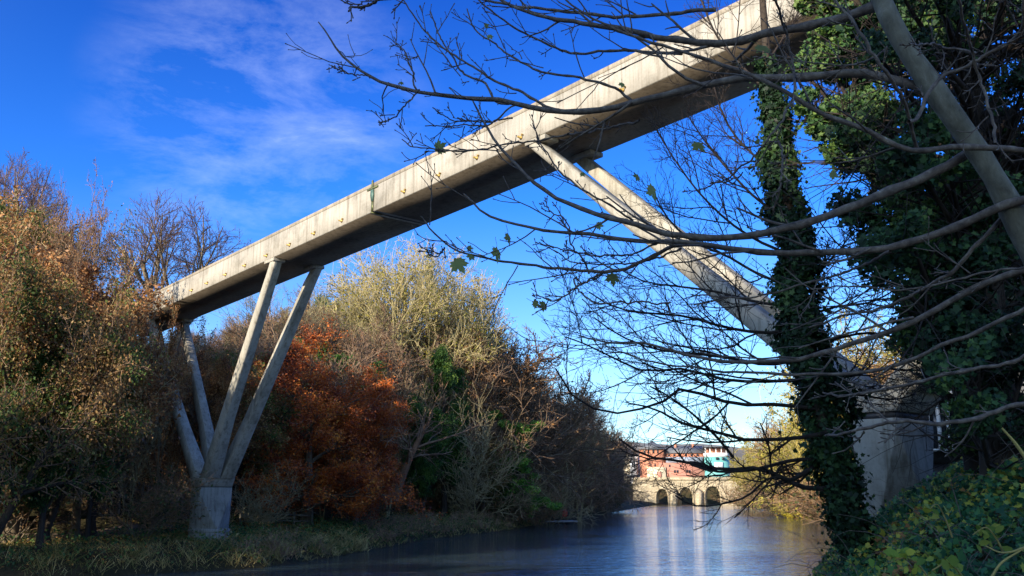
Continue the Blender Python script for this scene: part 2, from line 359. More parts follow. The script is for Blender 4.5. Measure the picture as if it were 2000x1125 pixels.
# far ridge beyond the town
g = G(); xs = np.linspace(-900, 1600, 120); prof = 34+7*np.sin(xs*.006+.4)+3*np.sin(xs*.021)+1.2*np.sin(xs*.09)
v = []
for dy, s in ((-260, 0), (-160, .45), (-60, .85), (0, 1), (120, .8), (400, 0)):
    v.append(np.column_stack([xs, np.full_like(xs, 760+dy), prof*s+(1-s)*-3]))
v = np.array(v); i = np.arange(v.shape[0]*120).reshape(-1, 120)
g.add(v, np.stack([i[:-1, :-1], i[:-1, 1:], i[1:, 1:], i[1:, :-1]], -1).reshape(-1, 4))
tag(g.ob('hill', M['hill'], smooth=True), 'low grey brown ridge on the horizon behind the town', kind='structure')

# ------------------------------------------------------------------ the concrete footbridge
AZ = 0.711422; SL = -.02623
dv = np.array([-math.sin(AZ), math.cos(AZ)]); nv = np.array([math.cos(AZ), math.sin(AZ)])
J = np.array([-5.885, 37.425, CZ+11.5]); BW = 2.79; BH = 1.27
fb = empty('footbridge', J, math.atan2(dv[1], dv[0]), 'slender pale concrete footbridge crossing high over the river on two V shaped piers', 'footbridge')
# local axes: x along the deck to the far left bank, y toward the near face (0 .. -BW), z up from the soffit
def deck(x0, x1):
    g = G(); rings = []
    sec = [(0, 0.03), (-.03, 0), (-BW+.03, 0), (-BW, .03), (-BW, BH), (-BW+.2, BH), (-BW+.24, .34), (-.24, .34), (-.2, BH), (0, BH)]
    for x in np.linspace(x0, x1, 24): rings.append([(x, y, z+SL*x) for y, z in sec])
    loft(g, rings, 0); return g
def soffit_panel(x0, x1):  # thin sheet below the deck, carries the underside's shade in its colour
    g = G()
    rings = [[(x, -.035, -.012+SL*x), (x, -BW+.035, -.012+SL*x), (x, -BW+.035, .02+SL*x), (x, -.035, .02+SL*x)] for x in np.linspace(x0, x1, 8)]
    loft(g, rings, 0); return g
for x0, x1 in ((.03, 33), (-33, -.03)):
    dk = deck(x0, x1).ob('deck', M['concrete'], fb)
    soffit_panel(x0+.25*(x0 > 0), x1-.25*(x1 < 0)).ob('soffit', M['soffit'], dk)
    # thin board seams: a coping lip and a drip line standing 8 mm proud of the near face
    g = G()
    loft(g, [[(x, .002, z0+SL*x), (x, .012, z0+.01+SL*x), (x, .012, z1-.01+SL*x), (x, .002, z1+SL*x)] for x in np.linspace(x0, x1, 12) for (z0, z1) in ((BH-.16, BH+.004),)], 0)
    g.ob('coping', M['coping'], dk)
# expansion joint: bronze cross bar, drop plate and foot
jt = empty('expansion_joint', (0, 0, 0)); jt.parent = fb
g = G(); box(g, -.42, .42, .0, .05, BH-.27, BH-.19); box(g, -.05, .05, 0, .06, BH-.2, BH+.12); bevel(g.ob('cross_bar', M['bronze'], jt), .01)
g = G(); loft(g, [[(-.10, .002, BH-.3), (.09, .002, BH-.3), (.09, .06, BH-.3), (-.10, .06, BH-.3)], [(-.13, .002, BH-.55), (.1, .002, BH-.55), (.1, .07, BH-.55), (-.13, .07, BH-.55)], [(-.1, .002, .45), (.03, .002, .45), (.03, .06, .45), (-.1, .06, .45)]]); g.ob('plate', M['verdigris'], jt)
g = G(); box(g, -.09, .03, .002, .05, 0, .44); box(g, -.05, .05, -.45, .05, -.06, -.015); g.ob('foot', M['bronze'], jt)
g = G(); box(g, -.03, .03, -BW+.05, -.05, -.03, .2); g.ob('gap_filler', M['steel'], jt)
# rain spouts: hit the near face with the rays of the photograph's spouts to get their spacing along the deck
def on_face(px, py):
    r = W(px, py, 10)-np.array([0, 0, CZ]); o = np.array([0, 0, CZ]); t = (J[:2]@nv)/(r[:2]@nv); P = o+r*t
    return float((P[:2]-J[:2])@dv), float(P[2]-J[2])
SPX = [(1217, 172), (1122, 214), (1018, 262), (932, 304), (858, 340), (790, 373), (668, 431), (614, 456), (566, 478), (521, 500), (479, 519), (441, 538), (405, 555), (375, 569)]
for px, py in SPX:
    x, _ = on_face(px, py); zz = .22+SL*x
    g = G()
    loft(g, [[(x+.05*math.cos(a)*s, yy, zz+.05*math.sin(a)*s) for a in np.arange(6)*math.pi/3] for yy, s in ((.002, 1.5), (.03, 1.5), (.035, .9), (.17, .7))])
    loft(g, [[(x-.1+.03*math.cos(a), yy, zz+.07+.03*math.sin(a)) for a in np.arange(6)*math.pi/3] for yy in (.002, .09)])
    g.ob('rain_spout', M['brass'], fb)

def vpier(xb, xa, xc, zs, zbot, R):
    """four legs rising from one pedestal; xa and xc are where the leg tops meet the deck"""
    yc = -BW/2
    for xt in (xa, xc):
        sg = 1 if xt > xb else -1
        for side in (0, 1):
            def Yv(v): return v if side == 0 else -BW-v
            zt = SL*xt-.14
            z1 = zs+.50
            def sect(x, hx, y0, y1, z, ch=.1):
                # hexagonal section with the outer edges chamfered
                pts = [(x-hx, y0-ch*1.6), (x-hx*.55, y0), (x+hx*.55, y0), (x+hx, y0-ch*1.6), (x+hx, y1), (x-hx, y1)]
                pts = [(a, Yv(b), z) for a, b in pts]
                return pts if side == 0 else pts[::-1]
            f = lambda t, a, b: a+(b-a)*t
            xlow = xb+sg*.60
            rings = [sect(xt, .27, -.02, -.46, zt, .05)]
            for t in (.05, .35, .7, .88, 1):
                y0 = f(t, -.04, yc+.88); y1 = f(t, -.50, yc+.20) if t < .7 else f((t-.7)/.3, f(.7, -.50, yc+.20), yc+.02)
                rings.append(sect(f(t, xt, xlow), f(t, .28, .46), y0, y1, f(t, zt, z1), (.05+.02*t)))
            g = G(); loft(g, rings); lg = bevel(g.ob('leg', M['concrete_leg'], fb), .012, 1)
            # head block under the deck edge
            g = G(); y0, y1 = Yv(.015), Yv(-.62); y0, y1 = min(y0, y1), max(y0, y1)
            hx0, hx1 = (xt-.30, xt+.30) if False else ((xt-.30, xt+.72) if sg < 0 else (xt-.72, xt+.30))
            loft(g, [[(hx0, y0, zt-.03), (hx1, y0, zt-.03), (hx1, y1, zt-.03), (hx0, y1, zt-.03)][::1], [(hx0, y0, zt+.13), (hx1, y0, zt+.13), (hx1, y1, zt+.13), (hx0, y1, zt+.13)]])
            bevel(g.ob('leg_head', M['concrete_leg'], lg), .015)
    hx, hy = .62, .9
    g = G(); loft(g, [[(xb-hx, yc-hy, zs+.05), (xb+hx, yc-hy, zs+.05), (xb+hx, yc+hy, zs+.05), (xb-hx, yc+hy, zs+.05)], [(xb-hx*1.56, yc-hy*.98, zs+.52), (xb+hx*1.56, yc-hy*.98, zs+.52), (xb+hx*1.56, yc+hy*.98, zs+.52), (xb-hx*1.56, yc+hy*.98, zs+.52)]])
    bevel(g.ob('leg_knuckle', M['concrete_leg'], fb), .03)
    g = G(); box(g, xb-hx+.06, xb+hx-.06, yc-hy+.06, yc+hy-.06, zs-.12, zs+.06); g.ob('bearing', M['steel'], fb)
    # pedestal: rectangular head turning through eight triangular facets into a rotated foot
    top = [(xb-hx, yc-hy), (xb+hx, yc-hy), (xb+hx, yc+hy), (xb-hx, yc+hy)]
    bot = [(xb, yc-R), (xb+R*.92, yc), (xb, yc+R), (xb-R*.92, yc)]
    bl = 1.0
    zc = zbot+.75
    gp = .10 if xb < 0 else -.02
    v = [(x, y, zs-gp) for x, y in top]+[(x, y, zs-.34) for x, y in top]+[(xb+(x-xb)*1.0, yc+(y-yc)*1.0, zc) for x, y in bot]
    fs = [(3, 2, 1, 0)]+[(i, (i+1) % 4, 4+(i+1) % 4, 4+i) for i in range(4)]
    fs = [(0, 1, 2, 3)]+[(i, 4+i, 4+(i+1) % 4, (i+1) % 4) for i in range(4)]
    for i in range(4):
        j = (i+1) % 4
        fs.append((4+i, 8+i, 4+j)); fs.append((4+j, 8+i, 8+j))
    fs.append((11, 10, 9, 8))
    g = G(); g.poly(v, fs); pd = bevel(g.ob('pedestal', M['ped'], fb), .03)
    g = G()
    def rg(s, z): return [(xb+(x-xb)*s, yc+(y-yc)*s, z) for x, y in bot]
    # octagonal collar and base drum
    def oc(r, z): return [(xb+r*math.cos(a), yc+r*math.sin(a), z) for a in (np.arange(10)+.5)*math.pi/5]
    loft(g, [oc(R-.05, zc-.14), oc(R, zc-.12), oc(R, zc+.03), oc(R-.08, zc+.06)]); bevel(g.ob('collar', M['ped'], pd), .02)
    g = G(); loft(g, [oc(R+.02, zbot-2.2), oc(R-.03, zc-.13)]); bevel(g.ob('base_drum', M['ped'], pd), .02)
# left pier stands on the far bank, right pier on the near bank
vpier(17.7, 9.2, 26.4, .2-11.5, -2.75-11.5, 1.12)
vpier(-21.2, -10.0, -31.5, 1.75-11.5, -1.35-11.5, .88)

# ------------------------------------------------------------------ tree prototypes (hidden library, first use takes the prototype itself)
def build(name, wood, twigs, foliage, wm, tm, lm):
    """root empty with trunk / crown / foliage children"""
    r = empty(name)
    if wood: wood.ob('trunk', wm, r, smooth=True)
    if twigs: twigs.ob('crown', tm, r)
    if foliage: foliage.ob('foliage', lm, r)
    return r

def height_of(r):
    h = 0
    for c in r.children:
        co = np.empty(len(c.data.vertices)*3, np.float32); c.data.vertices.foreach_get('co', co); h = max(h, float(np.percentile(co[2::3], 99.7)))
    return h

def trunk_line(h, r0, r1, rng, lean=(0, 0), m=8, wob=.05):
    z = np.linspace(0, h, m+1); x = np.cumsum(rng.normal(0, wob*h/m, m+1)); y = np.cumsum(rng.normal(0, wob*h/m, m+1))
    P = np.stack([x-x[0]+lean[0]*z/h, y-y[0]+lean[1]*z/h, z-.3], -1)[None]
    R = np.linspace(r0, r1, m+1)[None]; R[0, 0] *= 1.5
    return P, R

def bare_tree(seed, H=12, trunk=.35, spread=32, n=(7, 5, 6, 5), wm='bark_grey', tm='twig_brown', leafn=0, lm='leaf_brown', lsize=.12, multi=1, tw=.012, upw=.18, start=.35, jit=.1, name='bare_tree', rat=(.85, .6, .5, .45), env=None):
    rng = np.random.default_rng(seed); wood, twg, fol = G(), G(), None
    last = []
    for s in range(multi):
        ln = (0, 0) if multi == 1 else (math.cos(s*2.4)*H*.16, math.sin(s*2.4)*H*.16)
        P, R = trunk_line(H*.62, trunk*(1 if multi == 1 else .7), trunk*.3, rng, ln)
        tubes(wood, P, R, 8)
        a = child(P, R, n[0], rng, start, 1, spread, 9, rat[0], .2, .62, .3, 6, .10, (0, 0, upw), .35, tw*2)
        if env:        # limbs stop inside the crown's outline
            A, AR = a; mm = A.shape[1]-1
            val = (A[..., 0]**2+A[..., 1]**2)/(env[0]*H*.8)**2+((A[..., 2]-env[1]*H)/(env[2]*H*.8))**2
            out = (val > 1) & (np.arange(mm+1)[None] > 1); fr = np.where(out.any(1), np.maximum(out.argmax(1)-.5, 1.5), mm)/mm
            A2 = A.copy()
            for q in range(len(A)):
                u = np.linspace(0, fr[q]*mm, mm+1)
                for c_ in range(3): A2[q, :, c_] = np.interp(u, np.arange(mm+1), A[q, :, c_])
            a = (A2, AR)
        tubes(wood, *a, 6)
        b = child(*a, n[1], rng, .2, 1, 38, 10, rat[1], .25, .6, .35, 5, .12, (0, 0, upw*.8), .35, tw*1.5)
        if env:        # the rounded outline of an open grown crown
            def within(q, k):
                e = q[0][:, -1]; m_ = (e[:, 0]**2+e[:, 1]**2)/(env[0]*H*k)**2+((e[:, 2]-env[1]*H)/(env[2]*H*k))**2 < 1
                return q[0][m_], q[1][m_]
            b = within(b, .95)
        tubes(wood, *b, 4)
        c = child(*b, n[2], rng, .1, 1, 38, 12, rat[2], .3, .55, .4, 4, .14, (0, 0, upw*.7), .3, tw)
        if env: c = within(c, 1.)
        tubes(twg, *c, 3)
        d = child(*c, n[3], rng, .1, 1, 38, 12, rat[3], .3, .7, .5, 3, .16, (0, 0, upw*.5), .3, tw*.8)
        if env: d = within(d, 1.03)
        tubes(twg, *d, 3); last.append((c, d))
    if leafn:
        fol = G()
        for c, d in last:
            leaves(fol, along(d[0], int(leafn*.7/multi), rng, jit), lsize, rng, RHOMB, (0, 0, .2)); leaves(fol, along(c[0], int(leafn*.3/multi), rng, jit), lsize, rng, RHOMB, (0, 0, .2))
    r = build(name, wood, twg, fol, M[wm], M[tm], M[lm])
    return r
def blob_tree(seed, H=9, rad=3.2, nb=26, leafn=16000, lm='leaf_green', lsize=.16, wm='bark_dark', tm='twig_dark', name='ivy_clad_tree', squash=1.1, low=.12, shape=RHOMB):
    """dense evergreen crown: leaf clumps carried by limbs through the crown's volume"""
    rng = np.random.default_rng(seed); wood, twg, fol = G(), G(), G()
    P, R = trunk_line(H*.8, H*.03, H*.008, rng); tubes(wood, P, R, 8)
    a = child(P, R, 14, rng, .15, 1, 62, 14, .42, .25, .5, .3, 5, .12, (0, 0, .2), .45, .02); tubes(wood, *a, 5)
    b = child(*a, 7, rng, .25, 1, 42, 12, .5, .3, .6, .4, 4, .15, (0, 0, .15), .3, .012); tubes(twg, *b, 3)
    cents = along(np.concatenate([b[0]]), nb*3, rng, .15, .5)
    idx = rng.integers(0, len(cents), leafn); cr = (.22+.42*rng.random(len(cents)))*H/9
    off = nrm(rng.normal(size=(leafn, 3)))*(rng.random((leafn, 1))**.45)*cr[idx][:, None]*np.array([1.15, 1.15, .7])
    leaves(fol, cents[idx]+off, lsize, rng, shape, (0, 0, .5))
    return build(name, wood, twg, fol, M[wm], M[tm], M[lm])
def shrub(seed, H=2.6, n=16, lm=None, leafn=0, lsize=.1, tm='twig_brown', wm='bark_grey', tw=.008, name='bare_shrub', spread=.5, kids=(7, 6)):
    rng = np.random.default_rng(seed); wood, twg, fol = G(), G(), None
    m = 6; P = np.zeros((n, m+1, 3)); d = nrm(np.column_stack([rng.normal(0, spread, n), rng.normal(0, spread, n), np.ones(n)])); P[:, 0] = rng.normal(0, .15, (n, 3))*[1, 1, 0]-[0, 0, .15]
    ln = H*(.6+.45*rng.random(n))/m
    for s in range(m):
        d = nrm(d+rng.normal(0, .12, d.shape)); P[:, s+1] = P[:, s]+d*ln[:, None]
    R = np.linspace(.028, .01, m+1)[None].repeat(n, 0)*(H/2.6)**.3*.6; tubes(wood, P, R, 4)
    a = child(P, R, kids[0], rng, .2, 1, 40, 12, .5, .3, .6, .4, 4, .16, (0, 0, .12), .3, tw*1.2); tubes(twg, *a, 3)
    b = child(*a, kids[1], rng, .1, 1, 40, 14, .5, .3, .7, .5, 3, .18, (0, 0, .05), .3, tw); tubes(twg, *b, 3)
    if leafn: fol = G(); leaves(fol, along(b[0], leafn, rng, .06), lsize, rng, RHOMB, (0, 0, .3))
    return build(name, wood, twg, fol, M[wm], M[tm], M[lm] if lm else None)

PROTO = {
 'fan': bare_tree(11, 14, .42, 34, (10, 7, 7, 6), 'bark_grey', 'twig_purple', multi=2, tw=.019, upw=.14, start=.22, env=(.46, .56, .45), rat=(1., .62, .5, .46)),
 'brown': bare_tree(12, 11, .28, 34, (8, 6, 6, 6), 'bark_grey', 'twig_brown', tw=.015),
 'brown2': bare_tree(13, 10, .24, 30, (9, 6, 6, 5), 'bark_grey', 'twig_brown', leafn=8000, lm='leaf_brown', lsize=.10, tw=.015, multi=2),
 'pale': bare_tree(14, 13, .26, 24, (8, 6, 6, 5), 'bark_pale', 'twig_pale', tw=.015, multi=2, start=.4),
 'sycfan': bare_tree(15, 17, .5, 40, (14, 9, 7, 6), 'bark_pale', 'twig_pale', leafn=22000, lm='leaf_yellow', lsize=.14, multi=3, tw=.021, upw=.13, start=.12, jit=.25, rat=(1.1, .6, .5, .46), env=(.52, .5, .5)),
 'rust': bare_tree(16, 11, .3, 52, (14, 7, 6, 5), 'bark_grey', 'twig_brown', leafn=62000, lm='leaf_rust', lsize=.105, tw=.012, upw=.02, start=.12, jit=.16, rat=(.62, .6, .5, .45)),
 'leafy': bare_tree(17, 9, .2, 44, (10, 7, 6, 5), 'bark_grey', 'twig_pale', leafn=40000, lm='leaf_brown', lsize=.10, tw=.012, upw=.03, start=.15, jit=.12, rat=(.7, .6, .5, .5)),
 'ivy': blob_tree(18, 10, leafn=62000, lsize=.115, nb=90),
 'mixed': bare_tree(31, 10, .26, 50, (14, 8, 6, 5), 'bark_dark', 'twig_brown', leafn=46000, lm='leaf_mixed', lsize=.105, tw=.012, upw=.02, start=.08, jit=.2, rat=(.66, .6, .5, .5), name='thicket_tree'),
 'mass': bare_tree(32, 10, .22, 42, (12, 8, 7, 6), 'bark_grey', 'twig_brown', leafn=4000, lm='leaf_brown', lsize=.11, multi=2, tw=.021, upw=.08, start=.08, rat=(.8, .58, .5, .46)),
 'bush': blob_tree(19, 7, leafn=30000, lm='leaf_bush', lsize=.13, nb=60, name='evergreen_bush'),
 'yellow': bare_tree(20, 11, .22, 32, (9, 6, 6, 5), 'bark_pale', 'twig_yellow', leafn=12000, lm='leaf_yellow', lsize=.16, tw=.018, multi=2, start=.15),
 'willow': shrub(21, 4, 26, 'leaf_willow', 9000, .16, 'twig_yellow', 'bark_pale', .015, 'willow_bush', .6),
 'shrub': shrub(22, 3, 16, 'scrubleaf', 2500, .1, 'twig_brown', name='bare_shrub'),
 'paleshrub': shrub(23, 4.5, 15, None, 0, .1, 'twig_pale', 'bark_pale', .010, 'bare_shrub', .9, (11, 9)),
}
HP = {k: height_of(v) for k, v in PROTO.items()}
USED = set()
def plant(kind, x, y, h, rz=None, sx=1., label=None, cat='tree', group=None, name=None, lean=(0, 0), zoff=0.):
    o = PROTO[kind]
    if kind in USED: o = copy_tree(o)
    USED.add(kind)
    s = h/HP[kind]
    o.location = (x, y, tz(x, y)+zoff); o.rotation_euler = (lean[0], lean[1], random.uniform(0, 6.28) if rz is None else rz); o.scale = (s*sx, s*sx, s)
    if name: o.name = name
    tag(o, label, cat, group)
    if not group and 'group' in o: del o['group']
    return o
def plant_px(kind, px, D, top, **k):
    x = (px-1000)/F*D; z = tz(x, D)
    h = (HOR-top)/F*D+CZ-z
    return plant(kind, x, D, max(h, 1.0), **k)

# named trees, left bank, nearest first
plant_px('leafy', 170, 50, 500, sx=.75, label='brown leaved tree in front of the bridge end, withered leaves hanging over the left pier', name='withered_tree')
plant_px('leafy', 250, 53.5, 575, sx=.42, label='small brown leaved tree close against the bridge deck end', name='withered_tree')
plant_px('leafy', 60, 47, 390, sx=1., label='tall orange brown leaved tree at the far left edge', name='withered_tree')
plant_px('leafy', 322, 54.5, 580, sx=.34, label='slender brown leaved tree screening the deck end and the outer pier leg', name='withered_tree')
plant_px('leafy', 400, 60, 640, sx=.75, label='dark brown leaved tree directly behind the left pier legs', name='withered_tree')
plant_px('mixed', 118, 46, 560, sx=.72, label='olive and brown leaved thicket tree low on the left bank', name='thicket_tree')
plant_px('ivy', 110, 44.5, 690, sx=.55, label='small dark ivy bush in front of the olive thicket tree', cat='bush', name='ivy_bush')
plant_px('ivy', 196, 47.5, 655, sx=.42, label='green ivy covered stump tree on the right flank of the thicket', name='ivy_clad_tree')
plant_px('ivy', 205, 50, 640, sx=.7, label='dark ivy covered tree inside the left thicket', name='ivy_clad_tree')
plant_px('mixed', 20, 43, 520, sx=.8, label='green and russet thicket tree at the left picture edge', name='thicket_tree')
plant_px('ivy', 70, 50, 560, sx=.8, label='shaded ivy covered tree behind the thicket at the left picture edge', name='ivy_clad_tree')
plant_px('ivy', 285, 62, 700, sx=.6, label='low ivy covered tree behind the left outer pier leg', name='ivy_clad_tree')
plant_px('brown2', 140, 55, 315, sx=.42, label='thin tall tree with a few brown leaves rising above the left thicket', name='thin_tree')
plant_px('fan', -10, 66, 285, sx=.75, label='purple brown bare tree on the skyline at the far left', name='bare_tree')
plant_px('fan', 322, 84, 378, sx=1.05, label='wide fan shaped bare tree on the skyline above the bridge end', name='bare_tree')
plant_px('pale', 560, 84, 520, sx=.9, label='pale limbed bare tree seen under the deck between the pier legs', name='bare_tree')
plant_px('pale', 655, 96, 535, sx=.9, label='pale bare tree under the deck just left of the big domed tree', name='bare_tree')
plant_px('sycfan', 790, 104, 478, sx=.93, label='big dome shaped tree with yellow green leaves and pale ascending limbs', name='domed_tree')
plant_px('fan', 880, 114, 560, sx=.9, label='purple brown bare tree close behind the right side of the big domed tree', name='bare_tree')
plant_px('brown2', 900, 108, 590, sx=1.1, label='bare tree with some brown leaves on the slope right of the domed tree', name='bare_tree')
plant_px('brown', 1030, 128, 715, sx=1.1, label='brown bare tree on the skyline halfway down to the far bridge', name='bare_tree')
plant_px('fan', 1075, 136, 765, sx=1.1, label='purple brown bare tree on the skyline above the jetty', name='bare_tree')
plant_px('brown', 1125, 150, 800, sx=1.2, label='brown bare tree low on the skyline right of the jetty', name='bare_tree')
plant_px('rust', 610, 66, 640, sx=1.25, label='bright rust orange leaved tree to the right of the left pier', name='rust_leaved_tree')
plant_px('rust', 700, 72, 715, sx=1.05, label='deep rust leaved tree with low sweeping branches near the path', name='rust_leaved_tree')
plant_px('rust', 545, 70, 660, sx=1., label='shaded russet tree seen between the left pier legs', name='rust_leaved_tree')
plant_px('ivy', 870, 92, 690, sx=.6, label='narrow ivy clad tree right of the rust leaved trees', name='ivy_clad_tree')
plant_px('paleshrub', 925, 94, 790, sx=.9, label='pale sprawling bare tree leaning over the slope', cat='tree', name='sprawling_tree')
plant_px('ivy', 830, 84, 780, sx=.7, label='low dark green ivy thicket tree above the reddish leaning trunk', name='ivy_clad_tree')
plant_px('bush', 995, 99.5, 812, sx=1.05, label='rounded bright green evergreen bush on the wooded slope', cat='bush', name='evergreen_bush')
plant_px('ivy', 985, 96.5, 915, sx=1., label='dark evergreen below the bright green bush beside the water', name='ivy_clad_tree')
plant_px('paleshrub', 1065, 110, 885, sx=1.2, label='sunlit pale bare shrub right of the green bush', cat='shrub', name='bare_shrub')
plant_px('pale', 1128, 124, 790, sx=.75, label='slender bare tree with twin pale trunks near the jetty', name='bare_tree')
plant_px('pale', 1100, 135, 800, sx=.8, label='pale bare tree behind the twin trunked one above the jetty', name='bare_tree')
plant_px('brown', 915, 112, 600, sx=.9, label='brown bare tree on the skyline right of the domed tree', name='bare_tree')
plant_px('brown', 968, 118, 655, sx=.9, label='brown bare tree on the descending skyline above the green bush', name='bare_tree')

for px, D, top, k, lab in ((880, 104, 640, 'mass', 'dense brown twiggy tree on the slope just right of the tall ivy clad tree'), (940, 110, 650, 'mass', 'dense brown twiggy tree above the bright green bush'), (985, 120, 672, 'mass', 'dense brown twiggy tree on the skyline above the bright green bush'), (1025, 126, 715, 'mass', 'dense brown twiggy tree right of the green bush, high on the slope'), (1062, 134, 760, 'mass', 'dense brown twiggy tree on the skyline above the sunlit pale shrub'), (1100, 145, 792, 'mass', 'dense brown twiggy tree behind the twin pale trunks'), (1140, 155, 815, 'mass', 'dense brown twiggy tree on the low skyline right of the jetty'), (1165, 168, 838, 'mass', 'dense brown twiggy tree at the low right end of the wood'), (1188, 180, 868, 'mass', 'last dense brown tree of the wood before the stone bridge'), (1075, 118, 860, 'mass', 'low dense brown tree at the waterside left of the jetty'), (925, 97, 850, 'mixed', 'olive and brown tree at the waterside left of the green bush'), (890, 98, 790, 'mass', 'dense brown tree in the middle of the slope left of the green bush')):
    plant_px(k, px, D, top, sx=1.1, label=lab, name='twiggy_tree')
# the wood on the hillside
SIL = np.array([(-400, 330), (0, 340), (60, 380), (90, 470), (130, 560), (230, 650), (330, 650), (450, 620), (640, 545), (900, 615), (960, 680), (1010, 720), (1050, 775), (1100, 810), (1150, 830), (1200, 858), (1240, 885), (1300, 930)], float)
rng = np.random.default_rng(5); pts = []
GW = 'bare trees of the wood on the left hillside'
for _ in range(4000):
    y = rng.uniform(50, 215); d = rng.uniform(10.5, 44); e = np.array([np.interp(y, LE[:, 1], LE[:, 0]), y]); x = e[0]-d*.93; yy = y+d*.25
    px = 1000+x/yy*F
    if px < -160 or px > 1215: continue
    loc = np.array([(J[:2]+dv*t)-[x, yy] for t in np.linspace(14, 33, 9)])
    if np.hypot(loc[:, 0], loc[:, 1]).min() < 3.2: continue
    if any((x-a)**2+(yy-b)**2 < (3.4+.012*yy)**2 for a, b in pts): continue
    z = tz(x, yy); hmax = (HOR-(np.interp(px, SIL[:, 0], SIL[:, 1])+rng.uniform(-5, 35)))/F*yy+CZ-z
    h = min(rng.uniform(12, 17), hmax*rng.uniform(.82, 1))
    if h < 2.5: continue
    pts.append((x, yy))
    k = rng.choice(['brown', 'brown2', 'fan', 'mass', 'pale', 'leafy', 'ivy', 'mixed'], p=[.12, .16, .08, .36, .08, .08, .05, .07])
    lab = {'mass': 'dense twiggy brown tree in the dense wood on the left hillside', 'mixed': 'olive and brown leaved tree in the dense wood on the left hillside', 'brown': 'brown bare tree among many in the dense wood on the left hillside', 'fan': 'purple brown bare tree among many in the dense wood on the left hillside', 'brown2': 'bare tree with a few withered leaves in the dense wood on the left hillside', 'pale': 'pale limbed bare tree in the dense wood on the left hillside', 'leafy': 'withered brown leaved tree in the dense wood on the left hillside', 'ivy': 'dark ivy covered tree in the dense wood on the left hillside'}[k]
    plant(k, x, yy, h, sx=rng.uniform(.8, 1.05), label=lab, group='trees of the wood on the left hillside: '+k.replace('mass', 'twiggy').replace('mixed', 'olive leaved').replace('brown2', 'few leaves').replace('leafy', 'leafy brown').replace('fan', 'purple brown'), name={'ivy': 'ivy_clad_tree', 'leafy': 'withered_tree'}.get(k, 'bare_tree'))
NWOOD = len(pts)

# trees behind the photographer's left shoulder: the wooded slope that shades the river
sp = []
for _ in range(900):
    y = rng.uniform(-115, -20); d = rng.uniform(3, 50); x = np.interp(y, LE[:, 1], LE[:, 0])-d
    if y > 15 and x/y > -.72: continue
    if any((x-a)**2+(y-b)**2 < (9.5 if y > 4 else 6.8)**2 for a, b in sp): continue
    z = tz(x, y); t = -(x-5)*.69-(y-20)*.724; h = CZ+3.0+.354*t-z+(rng.uniform(-6., .2) if y > 4 else rng.uniform(-2.5, .6))
    if h < 3 or h > 22 or len(sp) > 60: continue
    sp.append((x, y)); k = rng.choice(['ivy', 'leafy', 'brown2'], p=[.3, .35, .35])
    plant(k, x, y, h, sx=min(1.1, 12/h), label='unseen tree added for shade on the wooded slope upstream of the bridge', group='trees upstream on the left slope', name='shade_tree')
for u in (-14, -9.5, -5, -1, 3, 7.5, 12):  # row added out of view to cast shade on the right pier
    x, y = -71+.724*u, -61-.69*u; plant('ivy', x, y, 22, sx=1., label='unseen tree added for shade on the wooded slope upstream of the bridge', group='trees upstream on the left slope', name='shade_tree')
for x, y, h in ((-9, -3, 15), (-13, -6, 18), (-17, -7, 18), (-12, -12, 17), (-18, -13, 18), (-22, -19, 19), (-7, -7, 13), (-16, -19, 17)):  # unseen trees added behind the viewpoint to shade the right foreground
    plant('brown2' if y < -8 else ('ivy' if (x+y) % 2 == 0 else 'leafy'), x, y, h, sx=.8, label='unseen tree added for shade on the near bank, behind the viewpoint', group='unseen shade trees on the near bank', name='shade_tree')

# right bank, beyond the bridge
for i, (px, D, top, k, lab) in enumerate([
    (1455, 205, 880, 'yellow', 'low yellow green tree beside the end of the stone bridge'),
    (1490, 185, 845, 'yellow', 'yellow green tree on the right bank, right of the turquoise tower'),
    (1530, 160, 800, 'brown2', 'brown bare tree on the far right bank above the yellow bush'),
    (1560, 150, 830, 'yellow', 'sunlit yellow tree behind the ivy clad trunk on the right bank'),
    (1600, 130, 790, 'yellow', 'yellow tree touching the left edge of the ivy clad trunk'),
    (1640, 105, 700, 'yellow', 'golden tree seen between the ivy clad trunk and the right pier'),
    (1690, 95, 620, 'yellow', 'tall golden tree above the right pier pedestal'),
    (1745, 90, 640, 'yellow', 'golden tree behind the right pier legs'),
    (1790, 80, 660, 'brown2', 'brown tree deep behind the right pier legs'),
    (1570, 200, 850, 'brown', 'small bare tree far back on the right bank'),
    (1510, 215, 868, 'brown2', 'distant brown tree above the right river bend')]):
    plant_px(k, px, D, top, sx=1.15, label=lab, name='autumn_tree')
plant_px('willow', 1560, 137, 955, sx=1.3, label='bright yellow bush overhanging the water on the right bank', cat='bush', name='willow_bush')
plant_px('willow', 1592, 131, 962, sx=1.1, label='smaller yellow bush beside the ivy clad trunk at the water', cat='bush', name='willow_bush')
for i, (px, D, top) in enumerate([(1445, 222, 945), (1475, 205, 930), (1505, 180, 925), (1530, 165, 930), (1600, 126, 905), (1640, 100, 880), (1615, 110, 930)]):
    plant_px('shrub', px, D, top, sx=1.6, label='sunlit bare shrub on the far right bank', cat='shrub', group='shrubs along the far right bank', name='bare_shrub')

